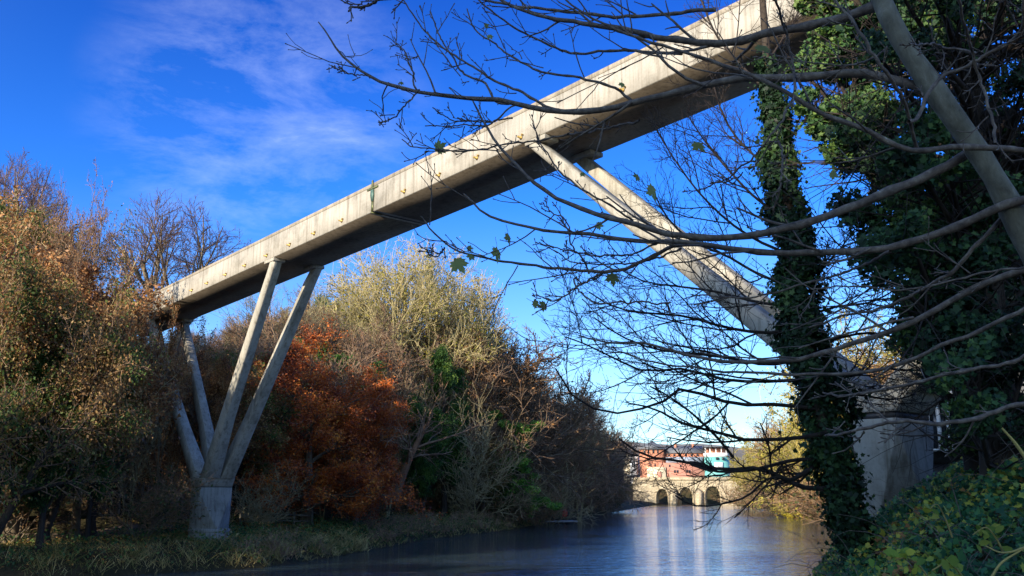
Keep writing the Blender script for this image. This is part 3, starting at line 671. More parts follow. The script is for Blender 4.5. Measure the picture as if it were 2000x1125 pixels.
# bankside shrubs, left
for i, (px, D, top, k, lab) in enumerate([
    (505, 60, 915, 'paleshrub', 'grey bare shrub just right of the left pier pedestal'),
    (700, 74, 900, 'shrub', 'low shrub beside the rising path'),
    (1000, 97, 945, 'shrub', 'brown shrub on the bank left of the jetty'),
    (1045, 104, 940, 'shrub', 'reddish shrub above the jetty ladder'),
    (1085, 122, 930, 'shrub', 'dark shrub behind the jetty'),
    (1150, 150, 935, 'shrub', 'brown shrub right of the jetty at the waterline'),
    (1185, 165, 925, 'shrub', 'brown shrub at the bend before the stone bridge'),
    (1200, 190, 915, 'brown2', 'dark twiggy tree beside the left arch of the stone bridge'),
    (1175, 172, 850, 'brown', 'bare tree at the right end of the wooded slope'),
    (300, 49, 900, 'shrub', 'leafy shrub at the foot of the left outer pier leg'),
    (60, 46, 800, 'shrub', 'tangled shrub under the ivy covered trees at left')]):
    plant_px(k, px, D, top, sx=1.25, label=lab, cat='shrub' if 'shrub' in k else 'tree', name='bare_shrub' if 'shrub' in k else 'bare_tree')
for px, D, top, lab in ((268, 52, 770, 'thin pale trunked sapling left of the outer pier leg'), (540, 64, 850, 'small bare pale tree just right of the left pedestal'), (640, 70, 770, 'slender pale bare tree in front of the rust leaved trees'), (765, 84, 740, 'pale bare tree on the slope right of the rust leaved trees'), (1010, 108, 850, 'pale bare tree in front of the green bush')):
    plant_px('pale', px, D, top, sx=.6, label=lab, name='bare_tree')
# leaning trunk with reddish bark by the path
g = G(); p = [W(768, 975, 80), W(780, 945, 80), W(792, 915, 80.5), W(812, 870, 81), W(840, 820, 82)]
P = resample(p, 9)[None]; R = np.linspace(.42, .14, 9)[None]; R[0, 0] = .6
r = empty('leaning_tree', p[0], 0, 'leaning reddish trunk beside the rising path under the rust leaves', 'tree')
P = P-np.array(p[0]); tubes(g, P, R, 8); g.ob('trunk', M['bark_red'], r, smooth=True)
a = child(P, R, 10, rng, .4, 1, 50, 12, .6, .25, .5, .3, 5, .12, (0, 0, .1), .3, .02); g = G(); tubes(g, *a, 4); b = child(*a, 8, rng, .2, 1, 40, 10, .5, .3, .6, .4, 4, .15, (0, 0, 0), .3, .012); tubes(g, *b, 3); g.ob('crown', M['twig_brown'], r)
# leaning dark trunk at left
g = G(); p = [W(88, 1010, 46), W(112, 975, 46), W(150, 935, 46.3), W(190, 900, 46.6)]
P = resample(p, 9)[None]-np.array(p[0]); R = np.linspace(.3, .1, 9)[None]
r = empty('leaning_tree', p[0], 0, 'dark bare trunk leaning right under the ivy covered trees at left', 'tree'); tubes(g, P, R, 7); g.ob('trunk', M['bark_dark'], r, smooth=True)
a = child(P, R, 9, rng, .4, 1, 50, 12, .6, .25, .5, .3, 5, .12, (0, 0, .1), .3, .02); g = G(); tubes(g, *a, 4); b = child(*a, 7, rng, .2, 1, 40, 10, .5, .3, .6, .4, 4, .15, (0, 0, 0), .3, .012); tubes(g, *b, 3); g.ob('crown', M['twig_pale'], r)

# ------------------------------------------------------------------ ground cover (nobody could count it)
rng = np.random.default_rng(31)
def bank_points(n, y0, y1, d0, d1, pw=1.):
    y = y0+(y1-y0)*rng.random(n)**pw; d = rng.uniform(d0, d1, n); xe = np.interp(y, LE[:, 1], LE[:, 0])
    e = 1e-1; sl = (np.interp(y+e, LE[:, 1], LE[:, 0])-np.interp(y-e, LE[:, 1], LE[:, 0]))/(2*e); nn = np.sqrt(1+sl*sl)
    x = xe-d/nn; yy = y+d*sl/nn
    return np.column_stack([x, yy, terrain(x, yy)])
def blades(g, P, h, w, rng, lean=.5):
    n = len(P); a = rng.uniform(0, 6.28, n); hh = h*rng.uniform(.4, 1.3, n)
    dx = np.column_stack([np.cos(a), np.sin(a), np.zeros(n)])*w; ln = np.column_stack([rng.normal(0, lean, n), rng.normal(0, lean, n), np.ones(n)])*hh[:, None]
    mid = P+ln*.55; tip = P+ln*np.array([1.5, 1.5, .92])
    V = np.stack([P-dx, P+dx, mid+dx*.7, mid-dx*.7, tip], 1)
    i = np.arange(n)[:, None]*5
    base = g.n; g.v.append(V.reshape(-1, 3)); g.n += n*5
    g.f.append(np.hstack([i, i+1, i+2, i+3])+base); g.m.append(0); g.f.append(np.hstack([i+3, i+2, i+4])+base); g.m.append(0)
def offpath(P, lo=.9):
    return P[pdist(P[:, 0], P[:, 1], PATH) > lo*(.8+.4*np.random.default_rng(1).random(len(P)))]
def clumped(P, s, th):
    f = np.sin(P[:, 0]*s+np.sin(P[:, 1]*s*.7)*2)*np.cos(P[:, 1]*s*1.1-P[:, 0]*s*.4)
    return P[f+rng.normal(0, .35, len(P)) > th]
g = G()
blades(g, offpath(clumped(bank_points(20000, 34, 60, .1, 10), 1.1, -.1)), .24, .016, rng, .7)
blades(g, offpath(clumped(bank_points(18000, 55, 110, .1, 8), .8, 0)), .32, .026, rng, .7)
blades(g, clumped(bank_points(9000, 34, 62, .1, 2.2), 2.3, .45), .75, .016, rng, .75)
tag(g.ob('bank_grass', M['grass']), 'dry rough grass on the left river bank', kind='stuff')
g = G()
P = offpath(clumped(bank_points(46000, 36, 112, .2, 9), .9, -.15)); P[:, 2] += rng.random(len(P))**1.5*(.35+.5*np.abs(np.sin(P[:, 0]*.9+P[:, 1]*.6)))
leaves(g, P, .115, rng, OVAL, (0, 0, .5))
tag(g.ob('bank_brambles', M['bramble']), 'low green brambles over the left river bank', kind='stuff')
g = G()
P = clumped(bank_points(24000, 50, 75, 7, 22), .5, -.6); P[:, 2] += .04+.05*rng.random(len(P)); leaves(g, P, .17, rng, OVAL, (0, 0, 1.6))
P = bank_points(9000, 34, 80, .6, 9); P[:, 2] += .05+.1*rng.random(len(P)); leaves(g, P, .12, rng, OVAL, (0, 0, 1.4))
P = bank_points(14000, 80, 120, 6, 18); P[:, 2] += .05; leaves(g, P, .24, rng, OVAL, (0, 0, 1.6))
tag(g.ob('leaf_litter', M['litter']), 'fallen orange leaves carpeting the slope under the trees', kind='stuff')
# undergrowth: thickets of thin stems over the hillside
def undergrowth(name, n, y0, y1, d0, d1, h0, h1, tm, lm, seed, lab, leafk=60):
    rg = np.random.default_rng(seed); g = G(); gl = G()
    P0 = bank_points(n, y0, y1, d0, d1); P0 = P0[pdist(P0[:, 0], P0[:, 1], PATH) > 1.4]; qx = 1000+P0[:, 0]/P0[:, 1]*F; P0 = P0[~((qx > 470) & (qx < 730) & (P0[:, 1] < 78) & (P0[:, 1] > 55))]
    lb = (P0[:, :2]-J[:2])@dv; tb = (P0[:, :2]-J[:2])@nv
    P0 = P0[~((np.abs(lb-17.7) < 2.6) & (np.abs(tb-1.4) < 3.))]
    m = 4; k = 9; N = len(P0)*k
    Q = np.zeros((N, m+1, 3)); Q[:, 0] = np.repeat(P0, k, 0)+rg.normal(0, .35, (N, 3))*[1, 1, .1]
    d = nrm(np.column_stack([rg.normal(0, .55, N), rg.normal(0, .55, N), np.ones(N)])); ln = (h0+(h1-h0)*rg.random(N))/m
    for s in range(m): d = nrm(d+rg.normal(0, .16, d.shape)); Q[:, s+1] = Q[:, s]+d*ln[:, None]
    R = np.linspace(.022, .010, m+1)[None].repeat(N, 0); tubes(g, Q, R, 3)
    a = child(Q, R, 6, rg, .15, 1, 42, 12, .55, .3, .7, .5, 3, .2, (0, 0, .1), .3, .008); tubes(g, *a, 3)
    if leafk: leaves(gl, along(a[0], len(P0)*leafk, rg, .12), .15, rg, RHOMB, (0, 0, .3)); tag(gl.ob(name+'_leaves', M[lm]), lab+', its leaves', kind='stuff')
    tag(g.ob(name, M[tm]), lab, kind='stuff')
undergrowth('undergrowth', 420, 44, 105, 8.5, 34, 1.2, 3.2, 'twig_brown', 'scrubleaf', 41, 'brown undergrowth between the trees of the left hillside')
undergrowth('far_undergrowth', 330, 100, 250, 1.5, 30, 1.5, 3.6, 'twig_purple', 'scrubleaf', 42, 'dark undergrowth on the far part of the left hillside', 40)
undergrowth('bank_scrub', 170, 47, 112, .4, 4.6, .4, 1.0, 'twig_brown', 'grass', 43, 'dry stems along the edge of the left bank', 30)
# right bank beyond the bridge
n = 16000; y = rng.uniform(60, 260, n); d = rng.uniform(.1, 16, n); x = np.interp(y, RE[:, 1], RE[:, 0])+d*.95
P = np.column_stack([x, y-d*.3, terrain(x, y-d*.3)]); g = G(); blades(g, P, .9, .06, rng, .5)
tag(g.ob('far_bank_grass', M['grass']), 'dry sunlit grass on the far right bank', kind='stuff')

# post and rail fence behind the path
def fence(pts, label):
    r = empty('rail_fence', (*pts[0], tz(*pts[0])), 0, label, 'fence')
    o = np.array([*pts[0], tz(*pts[0])])
    P = [np.array([*p, tz(*p)])-o for p in pts]
    for p in P:
        g = G(); box(g, p[0]-.06, p[0]+.06, p[1]-.05, p[1]+.05, p[2]-.3, p[2]+1.05); g.ob('post', M['wood'], r)
    for h in (.45, .85):
        for a, b in zip(P[:-1], P[1:]):
            d = nrm(b-a); s = np.array([-d[1], d[0], 0])*.025; g = G()
            loft(g, [[q+s+[0, 0, h-.05], q-s+[0, 0, h-.05], q-s+[0, 0, h+.05], q+s+[0, 0, h+.05]] for q in (a+s*3.5, b+s*3.5)]); g.ob('rail', M['wood'], r)
fp = [W(px, 1000, D)[:2] for px, D in ((205, 54), (240, 55), (275, 56), (310, 57), (345, 58), (380, 59))]
fence(fp, 'weathered post and rail fence behind the path left of the pedestal')
fence([W(px, 1000, D)[:2] for px, D in ((470, 61), (505, 62), (540, 63), (575, 64), (610, 65.5))], 'weathered post and rail fence right of the pedestal')

# ------------------------------------------------------------------ jetty, lifebuoy post
jp = W(1092, 1014, 112); jp[2] = .0
r = empty('jetty', jp, math.radians(12), 'pale grey floating jetty on the left bank waterline', 'jetty')
M['deckgrey'] = plain('grey_deck_boards', (.28, .3, .33), (.45, .47, .5), 3, .6, .2, 0, .01, (1, 6, 1))
M['red'] = plain('red_plastic', (.5, .03, .02), (.6, .05, .03), 4, .4, 0)
g = G(); box(g, -1.9, 1.9, -1.2, 1.2, .22, .36); g.ob('deck', M['deckgrey'], r)
for sx in (-1.2, 1.2): g = G(); box(g, sx-.5, sx+.5, -1.0, 1.0, -.3, .215); g.ob('float', M['steel'], r)
g = G(); loft(g, [[(-3.3, .2, 1.7), (-3.3, 1.0, 1.7), (-3.3, 1.0, 1.78), (-3.3, .2, 1.78)], [(-1.5, .2, .365), (-1.5, 1.0, .365), (-1.5, 1.0, .44), (-1.5, .2, .44)]]); g.ob('gangway', M['deckgrey'], r)
q = W(1103, 1008, 118); q[2] = tz(q[0], q[1])
r = empty('lifebuoy_post', q, 0, 'small red lifebuoy holder on a post behind the jetty', 'lifebuoy post')
g = G(); box(g, -.05, .05, -.05, .05, -.6, 1.5); g.ob('post', M['wood'], r)
g = G(); loft(g, [[(.36*math.cos(a)*s, yy, 1.1+.5*math.sin(a)*s) for a in np.arange(12)*math.pi/6] for yy, s in ((-.06, .85), (-.1, 1), (-.2, 1), (-.24, .85))]); g.ob('lifebuoy_case', M['red'], r)

# ------------------------------------------------------------------ the old stone bridge far downstream
M['stone'] = None
def stone_mat():
    m, nt, p, o = newmat('weathered_sandstone')
    v = coords(nt); br = nt.nodes.new('ShaderNodeTexBrick'); mp = nd(nt, 'ShaderNodeMapping'); mp.inputs['Rotation'].default_value = (math.radians(90), 0, 0)
    nt.links.new(v, mp.inputs[0]); nt.links.new(mp.outputs[0], br.inputs[0]); br.inputs['Scale'].default_value = 1.; br.inputs['Brick Width'].default_value = .9; br.inputs['Row Height'].default_value = .42; br.inputs['Mortar Size'].default_value = .03
    br.inputs['Color1'].default_value = (.52, .45, .33, 1); br.inputs['Color2'].default_value = (.42, .36, .26, 1); br.inputs['Mortar'].default_value = (.2, .16, .06, 1)
    c = mixc(nt, br.outputs[0], ramp(nt, noise(nt, v, .5, 6, .7), [(.3, (.55, .52, .48)), (.6, (1.05, 1, .95)), (.8, (1.25, 1.15, 1))]), .9, 'MULTIPLY')
    nt.links.new(c, p.inputs['Base Color']); p.inputs['Roughness'].default_value = .9; bumpn(nt, p, noise(nt, v, 4, 5), .5, .1); return m
M['stone'] = stone_mat()
DB = 268.; RB = math.radians(-14)
bo = W(1345, 985, DB); bo[2] = 0
sb = empty('stone_bridge', bo, RB, 'old sandstone bridge with pointed arches across the river in the distance', 'stone bridge')
k = DB/F    # metres per photo pixel at that distance
TOP = (HOR-933)*k+CZ
ARCH = [(-49, 11.5, 30), (-4, 13, 32), (46, 14.5, 35)]      # centre, half width, apex height (photo px)
def arch_curve(c, w, h, n=9):
    s = h*.42
    L = []
    for t in np.linspace(0, 1, n):
        a = t*math.pi/2*.92; L.append((-w*math.cos(a)**.85*(1 if t < 1 else 0), s+(h-s)*math.sin(a)**1.0))
    L[-1] = (0, h)
    return [(c-w, -1.5/k)]+[(c+x, z) for x, z in L]+[(c-x, z) for x, z in L[::-1][1:]]+[(c+w, -1.5/k)]
x0, x1 = -105, 112
YF, YBk = 0., 7.
g = G(); edges = [x0]+[v for a in ARCH for v in (a[0]-a[1]-3, a[0]+a[1]+3)]+[x1]
def quad(g, pts, mi=0): g.poly(pts, [tuple(range(len(pts)))], mi)
for a, b in zip(edges[0::2], edges[1::2]):     # solid piers between arches
    for y, fl in ((YF, 1), (YBk, 0)):
        q = [(a*k, y, -1.5), (b*k, y, -1.5), (b*k, y, TOP-1.1), (a*k, y, TOP-1.1)]; quad(g, q if fl else q[::-1])
for (c, w, h) in ARCH:
    cv = arch_curve(c, w, h)
    for y, fl in ((YF, 1), (YBk, 0)):
        for i in range(len(cv)-1):
            (xa, za), (xb, zb) = cv[i], cv[i+1]
            q = [(xa*k, y, za*k), (xb*k, y, zb*k), (xb*k, y, TOP-1.1), (xa*k, y, TOP-1.1)]
            if abs(xa-xb) > 1e-6: quad(g, q if fl else q[::-1])
        for s in (-1, 1):
            xa, xb = sorted((c+s*w, c+s*(w+3))); q = [(xa*k, y, -1.5), (xb*k, y, -1.5), (xb*k, y, TOP-1.1), (xa*k, y, TOP-1.1)]; quad(g, q if fl else q[::-1])
    for i in range(len(cv)-1):                 # barrel
        (xa, za), (xb, zb) = cv[i], cv[i+1]
        quad(g, [(xa*k, YF, za*k), (xa*k, YBk, za*k), (xb*k, YBk, zb*k), (xb*k, YF, zb*k)])
box(g, x0*k, x1*k, YF, YBk, TOP-1.1, TOP-1.0)
g.ob('arches', M['stone'], sb)
g = G(); box(g, x0*k, x1*k, YF-.12, YF+.4, TOP-1.0, TOP); box(g, x0*k, x1*k, YBk-.4, YBk+.12, TOP-1.0, TOP); g.ob('parapet', M['stone'], sb)
for (c, w, h) in ARCH:
    cv = np.array(arch_curve(c, w, h))
    cc = np.array([c, 10])
    for j, (y, th) in enumerate([(-.16, 2.6)]+[(yy, -2.0) for yy in (1.2, 2.6, 4., 5.4)]):
        g = G(); o = cv.copy(); dd = nrm(cv-cc)
        rg = [[((q+dq*0)[0]*k, y, q[1]*k), ((q+dq*th)[0]*k, y, (q+dq*th)[1]*k), ((q+dq*th)[0]*k, y+(.3 if th > 0 else .5), (q+dq*th)[1]*k), (q[0]*k, y+(.3 if th > 0 else .5), q[1]*k)] for q, dq in zip(cv, dd)]
        loft(g, rg); g.ob('arch_ring' if th > 0 else 'vault_rib', M['stone'], sb)
for c in (-27, 20):                            # cutwaters
    g = G(); hw = 11
    loft(g, [[((c-hw)*k, .02, -1.5), ((c)*k, -2.6, -1.5), ((c+hw)*k, .02, -1.5)], [((c-hw)*k, .02, 3.1), (c*k, -2.6, 3.1), ((c+hw)*k, .02, 3.1)], [((c-hw)*k, .02, 3.4), (c*k, -.3, 4.6), ((c+hw)*k, .02, 3.4)]]); g.ob('cutwater', M['stone'], sb)

# ------------------------------------------------------------------ buildings above the stone bridge
M['brick'] = plain('orange_brick', (.44, .17, .10), (.56, .24, .14), .6, .9, .3, 0, .05, (1, 1, 3))
M['brick_pink'] = plain('pink_brick', (.36, .155, .105), (.46, .21, .15), .6, .9, .3, 0, .05, (1, 1, 3))
M['slate'] = plain('grey_slate', (.07, .075, .09), (.13, .14, .16), 1.4, .6, .4, 0, .05, (1, 1, 4))
M['cream'] = plain('cream_render', (.6, .5, .33), (.7, .6, .42), .5, .85, .1)
M['white'] = plain('white_paint', (.7, .71, .72), (.8, .8, .8), 1, .6, .05)
M['teal'] = plain('turquoise_cladding', (.10, .34, .33), (.17, .43, .41), .5, .55, .1)
M['glass'] = plain('dark_window_glass', (.015, .02, .03), (.03, .04, .05), 1, .08, 0)
M['bluegrey'] = plain('blue_grey_glazing', (.2, .25, .33), (.33, .38, .45), .8, .3, .05)
DH = 300.; kh = DH/F
def X(px): return (px-1345)*kh
def Zp(py): return (HOR-py)*kh+CZ
ho = W(1345, 960, DH); ho[2] = 0
hb = empty('riverside_building', ho, RB, 'long orange brick building with slate roof and pyramid roofed corner tower above the stone bridge', 'building')
def wpart(name, mat, x0, x1, y0, y1, z0, z1, parent=hb):
    g = G(); box(g, X(x0), X(x1), y0, y1, Zp(z0), Zp(z1)); return g.ob(name, M[mat], parent)
wl = wpart('wall', 'brick', 1300, 1376, 1.5, 16, 985, 887)
lower = wpart('lower_wall', 'brick_pink', 1290, 1378, -1.0, 1.45, 985, 906)
wpart('glazed_strip', 'bluegrey', 1304, 1374, .2, 1.44, 905.9, 895)
tw = wpart('tower_wall', 'brick', 1254, 1299.8, -.5, 9, 985, 879)
for (x0, x1) in ((1262, 1266), (1270, 1273), (1279, 1283), (1288, 1291)):
    w = wpart('window', 'glass', x0, x1, -.56, -.45, 888, 879.6, tw)
for x0 in (1274, 1282, 1290): wpart('window', 'glass', x0, x0+2.6, -.56, -.45, 913, 907, tw)
for x0, x1 in ((1319, 1323), (1324, 1328), (1342, 1346), (1347, 1350.5)): wpart('window', 'glass', x0, x1, -1.06, -.95, 925, 920, lower)
for x0 in (1307, 1318, 1329, 1340, 1351, 1362): wpart('window', 'glass', x0, x0+4, 1.42, 1.52, 893.2, 889.4, wl)
for x0 in (1310, 1331, 1358, 1366): wpart('window', 'glass', x0, x0+3, -1.06, -.95, 914, 909.5, lower)
for x0 in (1318, 1352): wpart('chimney', 'brick', x0, x0+4, 7.4, 9.4, 878, 868)
wpart('rendered_bay', 'cream', 1268, 1304, -1.6, -1.02, 985, 914)
wpart('doorway', 'brick_pink', 1287.5, 1296, -1.66, -1.58, 985, 923)
g = G(); xa, xb, zc, zt = X(1250), X(1303), Zp(880), Zp(862); xm = (xa+xb)/2
g.poly([(xa, -1.4, zc), (xb, -1.4, zc), (xb, 10, zc), (xa, 10, zc), (xm, 4.2, zt)], [(0, 1, 4), (1, 2, 4), (2, 3, 4), (3, 0, 4), (3, 2, 1, 0)]); g.ob('pyramid_roof', M['slate'], hb)
g = G(); zc, zt = Zp(887.5), Zp(872); loft(g, [[(X(1299), .8, zc), (X(1299), 9, zt), (X(1299), 17, zc)], [(X(1377), .8, zc), (X(1377), 9, zt), (X(1377), 17, zc)]]); g.ob('roof', M['slate'], hb)
tb = empty('turquoise_tower', ho+np.array([0, -.5, 0]), RB, 'turquoise clad tower with white balcony and columns at the right end of the brick building', 'building')
g = G(); n = 12
xc, hw = X(1399), 23*kh
arc = [(xc+hw*math.cos(a), -.5-2.2*math.sin(a)) for a in np.linspace(0, math.pi, n)][::-1]
ring = arc+[(xc+hw, 7), (xc-hw, 7)]
loft(g, [[(x, y, Zp(985)) for x, y in ring], [(x, y, Zp(896)) for x, y in ring]]); tw2 = g.ob('wall', M['teal'], tb)
g = G(); loft(g, [[(xc+(x-xc)*1.03, y-.1, z) for x, y in ring] for z in (Zp(895.9), Zp(888.5))]); g.ob('balcony', M['white'], tb)
g = G(); box(g, xc-hw*.8, xc+hw*.8, .5, 6.8, Zp(888.4), Zp(879)); g.ob('upper_wall', M['brick'], tb)
for px in (1379, 1388, 1399, 1409, 1418): g = G(); box(g, X(px)-.13, X(px)+.13, -1.2, -.94, Zp(888.4), Zp(877.6)); g.ob('column', M['white'], tb)
g = G(); loft(g, [[(xc+(x-xc)*1.1, y-.3, z) for x, y in ring] for z in (Zp(877.5), Zp(875.5))]); g.ob('roof', M['slate'], tb)
for px, py in ((1386, 908), (1401, 899), (1384, 920), (1412, 899), (1391, 914)): g = G(); box(g, X(px)-.4, X(px)+.4, -3.2, -1.0, Zp(py+2), Zp(py-2)); g.ob('window', M['glass'], tw2)
g = G(); box(g, X(1395), X(1411), -2.8, -2.2, Zp(918), Zp(906)); g.ob('white_panel', M['white'], tw2)
lb = empty('cream_house', ho+np.array([-1., 3, 0]), RB, 'small cream and white house half hidden behind the trees left of the brick building', 'house')
wpart('wall', 'cream', 1230, 1243, 0, 8, 985, 888, lb); wpart('white_wall', 'white', 1243.2, 1257, -.6, 7, 985, 893, lb)
g = G(); loft(g, [[(X(1229), -.8, Zp(888)), (X(1229), 4, Zp(880)), (X(1229), 8.5, Zp(888))], [(X(1253), -.8, Zp(888)), (X(1253), 4, Zp(880)), (X(1253), 8.5, Zp(888))]]); g.ob('roof', M['slate'], lb)
for px in (1248, 1252): g = G(); box(g, X(px)-.25, X(px)+.25, -.66, -.55, Zp(914), Zp(902)); g.ob('window', M['glass'], lb)
g = G(); box(g, X(1234), X(1262), -1.9, -.7, Zp(931), Zp(928)); g.ob('canopy', M['slate'], lb)

# concrete building with a white framed window on the near right bank, mostly hidden by ivy
M['grey_render'] = concrete('grey_concrete_building', (.17, .17, .17))
o = W(1850, 960, 27.5); o[2] = 0
r = empty('concrete_building', o, math.radians(-14), 'grey concrete building with tall white window posts half hidden by ivy on the right', 'building')
kk = 27.5/F
def BX(px): return (px-1850)*kk
def BZ(py): return (HOR-py)*kk+CZ
g = G(); box(g, BX(1883), BX(2150), -.4, 6, 1, BZ(600)); wl = g.ob('wall', M['grey_render'], r); g = G(); box(g, BX(1812), BX(1882.5), .04, 5, BZ(905), BZ(745)); g.ob('dark_cladding', M['steel'], r)
g = G(); box(g, BX(1822), BX(1879), -.05, .03, BZ(880), BZ(790)); g.ob('glazing', M['glass'], r)
for px in (1826, 1845, 1862): g = G(); box(g, BX(px)-.05, BX(px)+.05, -.2, -.06, BZ(880), BZ(785)); g.ob('window_post', M['white'], r)
g = G(); box(g, BX(1820), BX(1880), -.22, -.02, BZ(884), BZ(880)); g.ob('window_sill', M['white'], r)
g = G(); loft(g, [[(BX(1818), -1.2, BZ(788)), (BX(1882), -1.2, BZ(782)), (BX(1882), 1.5, BZ(740)), (BX(1818), 1.5, BZ(760))], [(BX(1818), -1.2, BZ(780)), (BX(1882), -1.2, BZ(774)), (BX(1882), 1.5, BZ(733)), (BX(1818), 1.5, BZ(752))]]); g.ob('canopy_roof', M['white'], r)

# ------------------------------------------------------------------ near right bank: ground ivy, brambles
rng = np.random.default_rng(77); g = G()
n = 130000; y = 3.5+24*rng.random(n)**1.25; x = np.interp(y, RE[:, 1], RE[:, 0])+.2+13*rng.random(n)**1.2
keep = (x/y > .26) & (x/y < .62); x, y = x[keep], y[keep]
hump = (smooth_noise(x*2.1, y*2.1)+.5)*.26
P = np.column_stack([x, y, terrain(x, y)+np.maximum(hump, .02)*rng.random(len(x))**.6*np.clip(x-1.5, .3, 2.2)])
leaves(g, P, .072, rng, IVY, (-.15, -.35, .55))
tag(g.ob('ground_ivy', M['leaf_ground']), 'ivy and bramble leaves covering the near right bank', kind='stuff')
g = G(); n = 1300; y = 4+18*rng.random(n)**1.2; x = np.interp(y, RE[:, 1], RE[:, 0])+.3+9*rng.random(n)
P0 = np.column_stack([x, y, terrain(x, y)]); d = nrm(np.column_stack([rng.normal(-.2, .6, n), rng.normal(0, .6, n), np.full(n, 1.1)])); Q = np.zeros((n, 6, 3)); Q[:, 0] = P0; ln = rng.uniform(.3, 1.3, n)/5
for s in range(5): d = nrm(d+rng.normal(0, .14, d.shape)+np.array([0, 0, -.3])); Q[:, s+1] = Q[:, s]+d*ln[:, None]
R = np.linspace(.006, .002, 6)[None].repeat(n, 0); tubes(g, Q, R, 4)
tag(g.ob('bramble_stems', M['branch_syc']), 'thin bramble stems arching over the near right bank', kind='stuff')
def bramble(pts, n, label, size, seed, lm='leaf_lime', w=.008):
    rg = np.random.default_rng(seed); p = [np.array(W(*q)) for q in pts]; r = empty('bramble', p[0], 0, label, 'bramble')
    P = (resample(p, 12)-p[0])[None]; R = np.linspace(w, w*.5, 12)[None]; g = G(); tubes(g, P, R, 5); g.ob('stem', M['twig_yellow'], r)
    if n: g = G(); leaves(g, along(P, n, rg, size*.9, .3), size, rg, OVAL, (0, -.6, .4)); g.ob('foliage', M[lm], r)
bramble([(1830, 1160, 6.6), (1800, 1110, 6.6), (1770, 1090, 6.5), (1735, 1100, 6.4)], 26, 'bramble with large lime yellow leaves low on the near bank', .06, 1)
bramble([(1900, 1170, 6.0), (1875, 1120, 6.0), (1850, 1100, 5.9), (1820, 1115, 5.9)], 22, 'yellow leaved bramble at the bottom right of the bank', .06, 2)
bramble([(1960, 1080, 6.4), (1945, 1050, 6.4), (1925, 1030, 6.4), (1900, 1045, 6.4)], 16, 'green and yellow bramble near the right picture edge', .06, 3)
bramble([(1860, 1050, 7.6), (1845, 1010, 7.6), (1830, 985, 7.6), (1815, 995, 7.5)], 14, 'small yellowish bramble on the near bank below the window posts', .06, 4)
bramble([(2010, 905, 5.2), (1985, 868, 5.2), (1957, 836, 5.2)], 0, 'straight yellow cut stem sticking up at the right picture edge', .1, 5, w=.012)
bramble([(2010, 1066, 4.4), (1975, 1078, 4.4), (1950, 1078, 4.4), (1925, 1066, 4.4)], 0, 'pale straw coloured stem lying over the bank at the right edge', .1, 6, w=.006)
bramble([(1935, 1130, 4.4), (1955, 1100, 4.4), (1985, 1080, 4.4), (2020, 1060, 4.4)], 0, 'curling tan stem at the bottom right corner', .1, 7, w=.007)

# ------------------------------------------------------------------ ivy clad tree in front of the right pier
def rad_px(w, D): return w*.5/F*D
rng = np.random.default_rng(101)
IT = [(1672, 1075, 14.), (1650, 960, 14.), (1618, 850, 14.1), (1588, 740, 14.2), (1570, 640, 14.3), (1553, 520, 14.4), (1532, 380, 14.5), (1510, 230, 14.6), (1497, 100, 14.8), (1485, -60, 15)]
p = np.array([W(*q) for q in IT]); o = p[0].copy(); o[2] = tz(o[0], o[1])
it = empty('ivy_clad_tree', o, 0, 'slim tree wrapped in dark ivy before the right pier, bare branches over the river', 'tree')
TP = resample(np.vstack([[o[0]+.05, o[1], o[2]-.2], p]), 24)-o
g = G(); R = np.linspace(.2, .05, 24)[None]; tubes(g, TP[None], R, 8); g.ob('trunk', M['bark_dark'], it, smooth=True)
wd = np.interp(np.linspace(0, 1, 24), [0, .1, .25, .4, .6, .7, .8, .9, 1], [.23, .27, .34, .29, .24, .17, .09, .05, .04])
n = 52000; t = rng.random(n)**1.15*23*.82; i = t.astype(int); f = (t-i)[:, None]
ax = TP[i]*(1-f)+TP[i+1]*f; ang = rng.uniform(0, 6.28, n); hgt = ax[:, 2]
lump = 1+.34*np.sin(hgt*2.6+np.cos(ang)*2)+.26*np.sin(hgt*6.3+ang*2)+.15*rng.normal(size=n)
rr = (wd[i]*lump*(.75+.3*rng.random(n)))[:, None]
P = ax+np.column_stack([np.cos(ang), np.sin(ang), np.zeros(n)])*rr+rng.normal(0, .035, (n, 3))
kp = np.sin(hgt*5.2+ang*1.5)+np.sin(hgt*2.1-ang*3)+rng.normal(0, .5, n) > -.75; P = P[kp]; ang = ang[kp]; n = len(P)
g = G(); leaves(g, P, .06, rng, IVY, nrmdir=np.column_stack([np.cos(ang), np.sin(ang), np.full(n, .35)]))
k = 2500; j = rng.integers(0, n, k); leaves(g, P[j]+rng.normal(0, .14, (k, 3)), .06, rng, IVY)
g.ob('ivy_foliage', M['leaf_ivy'], it)

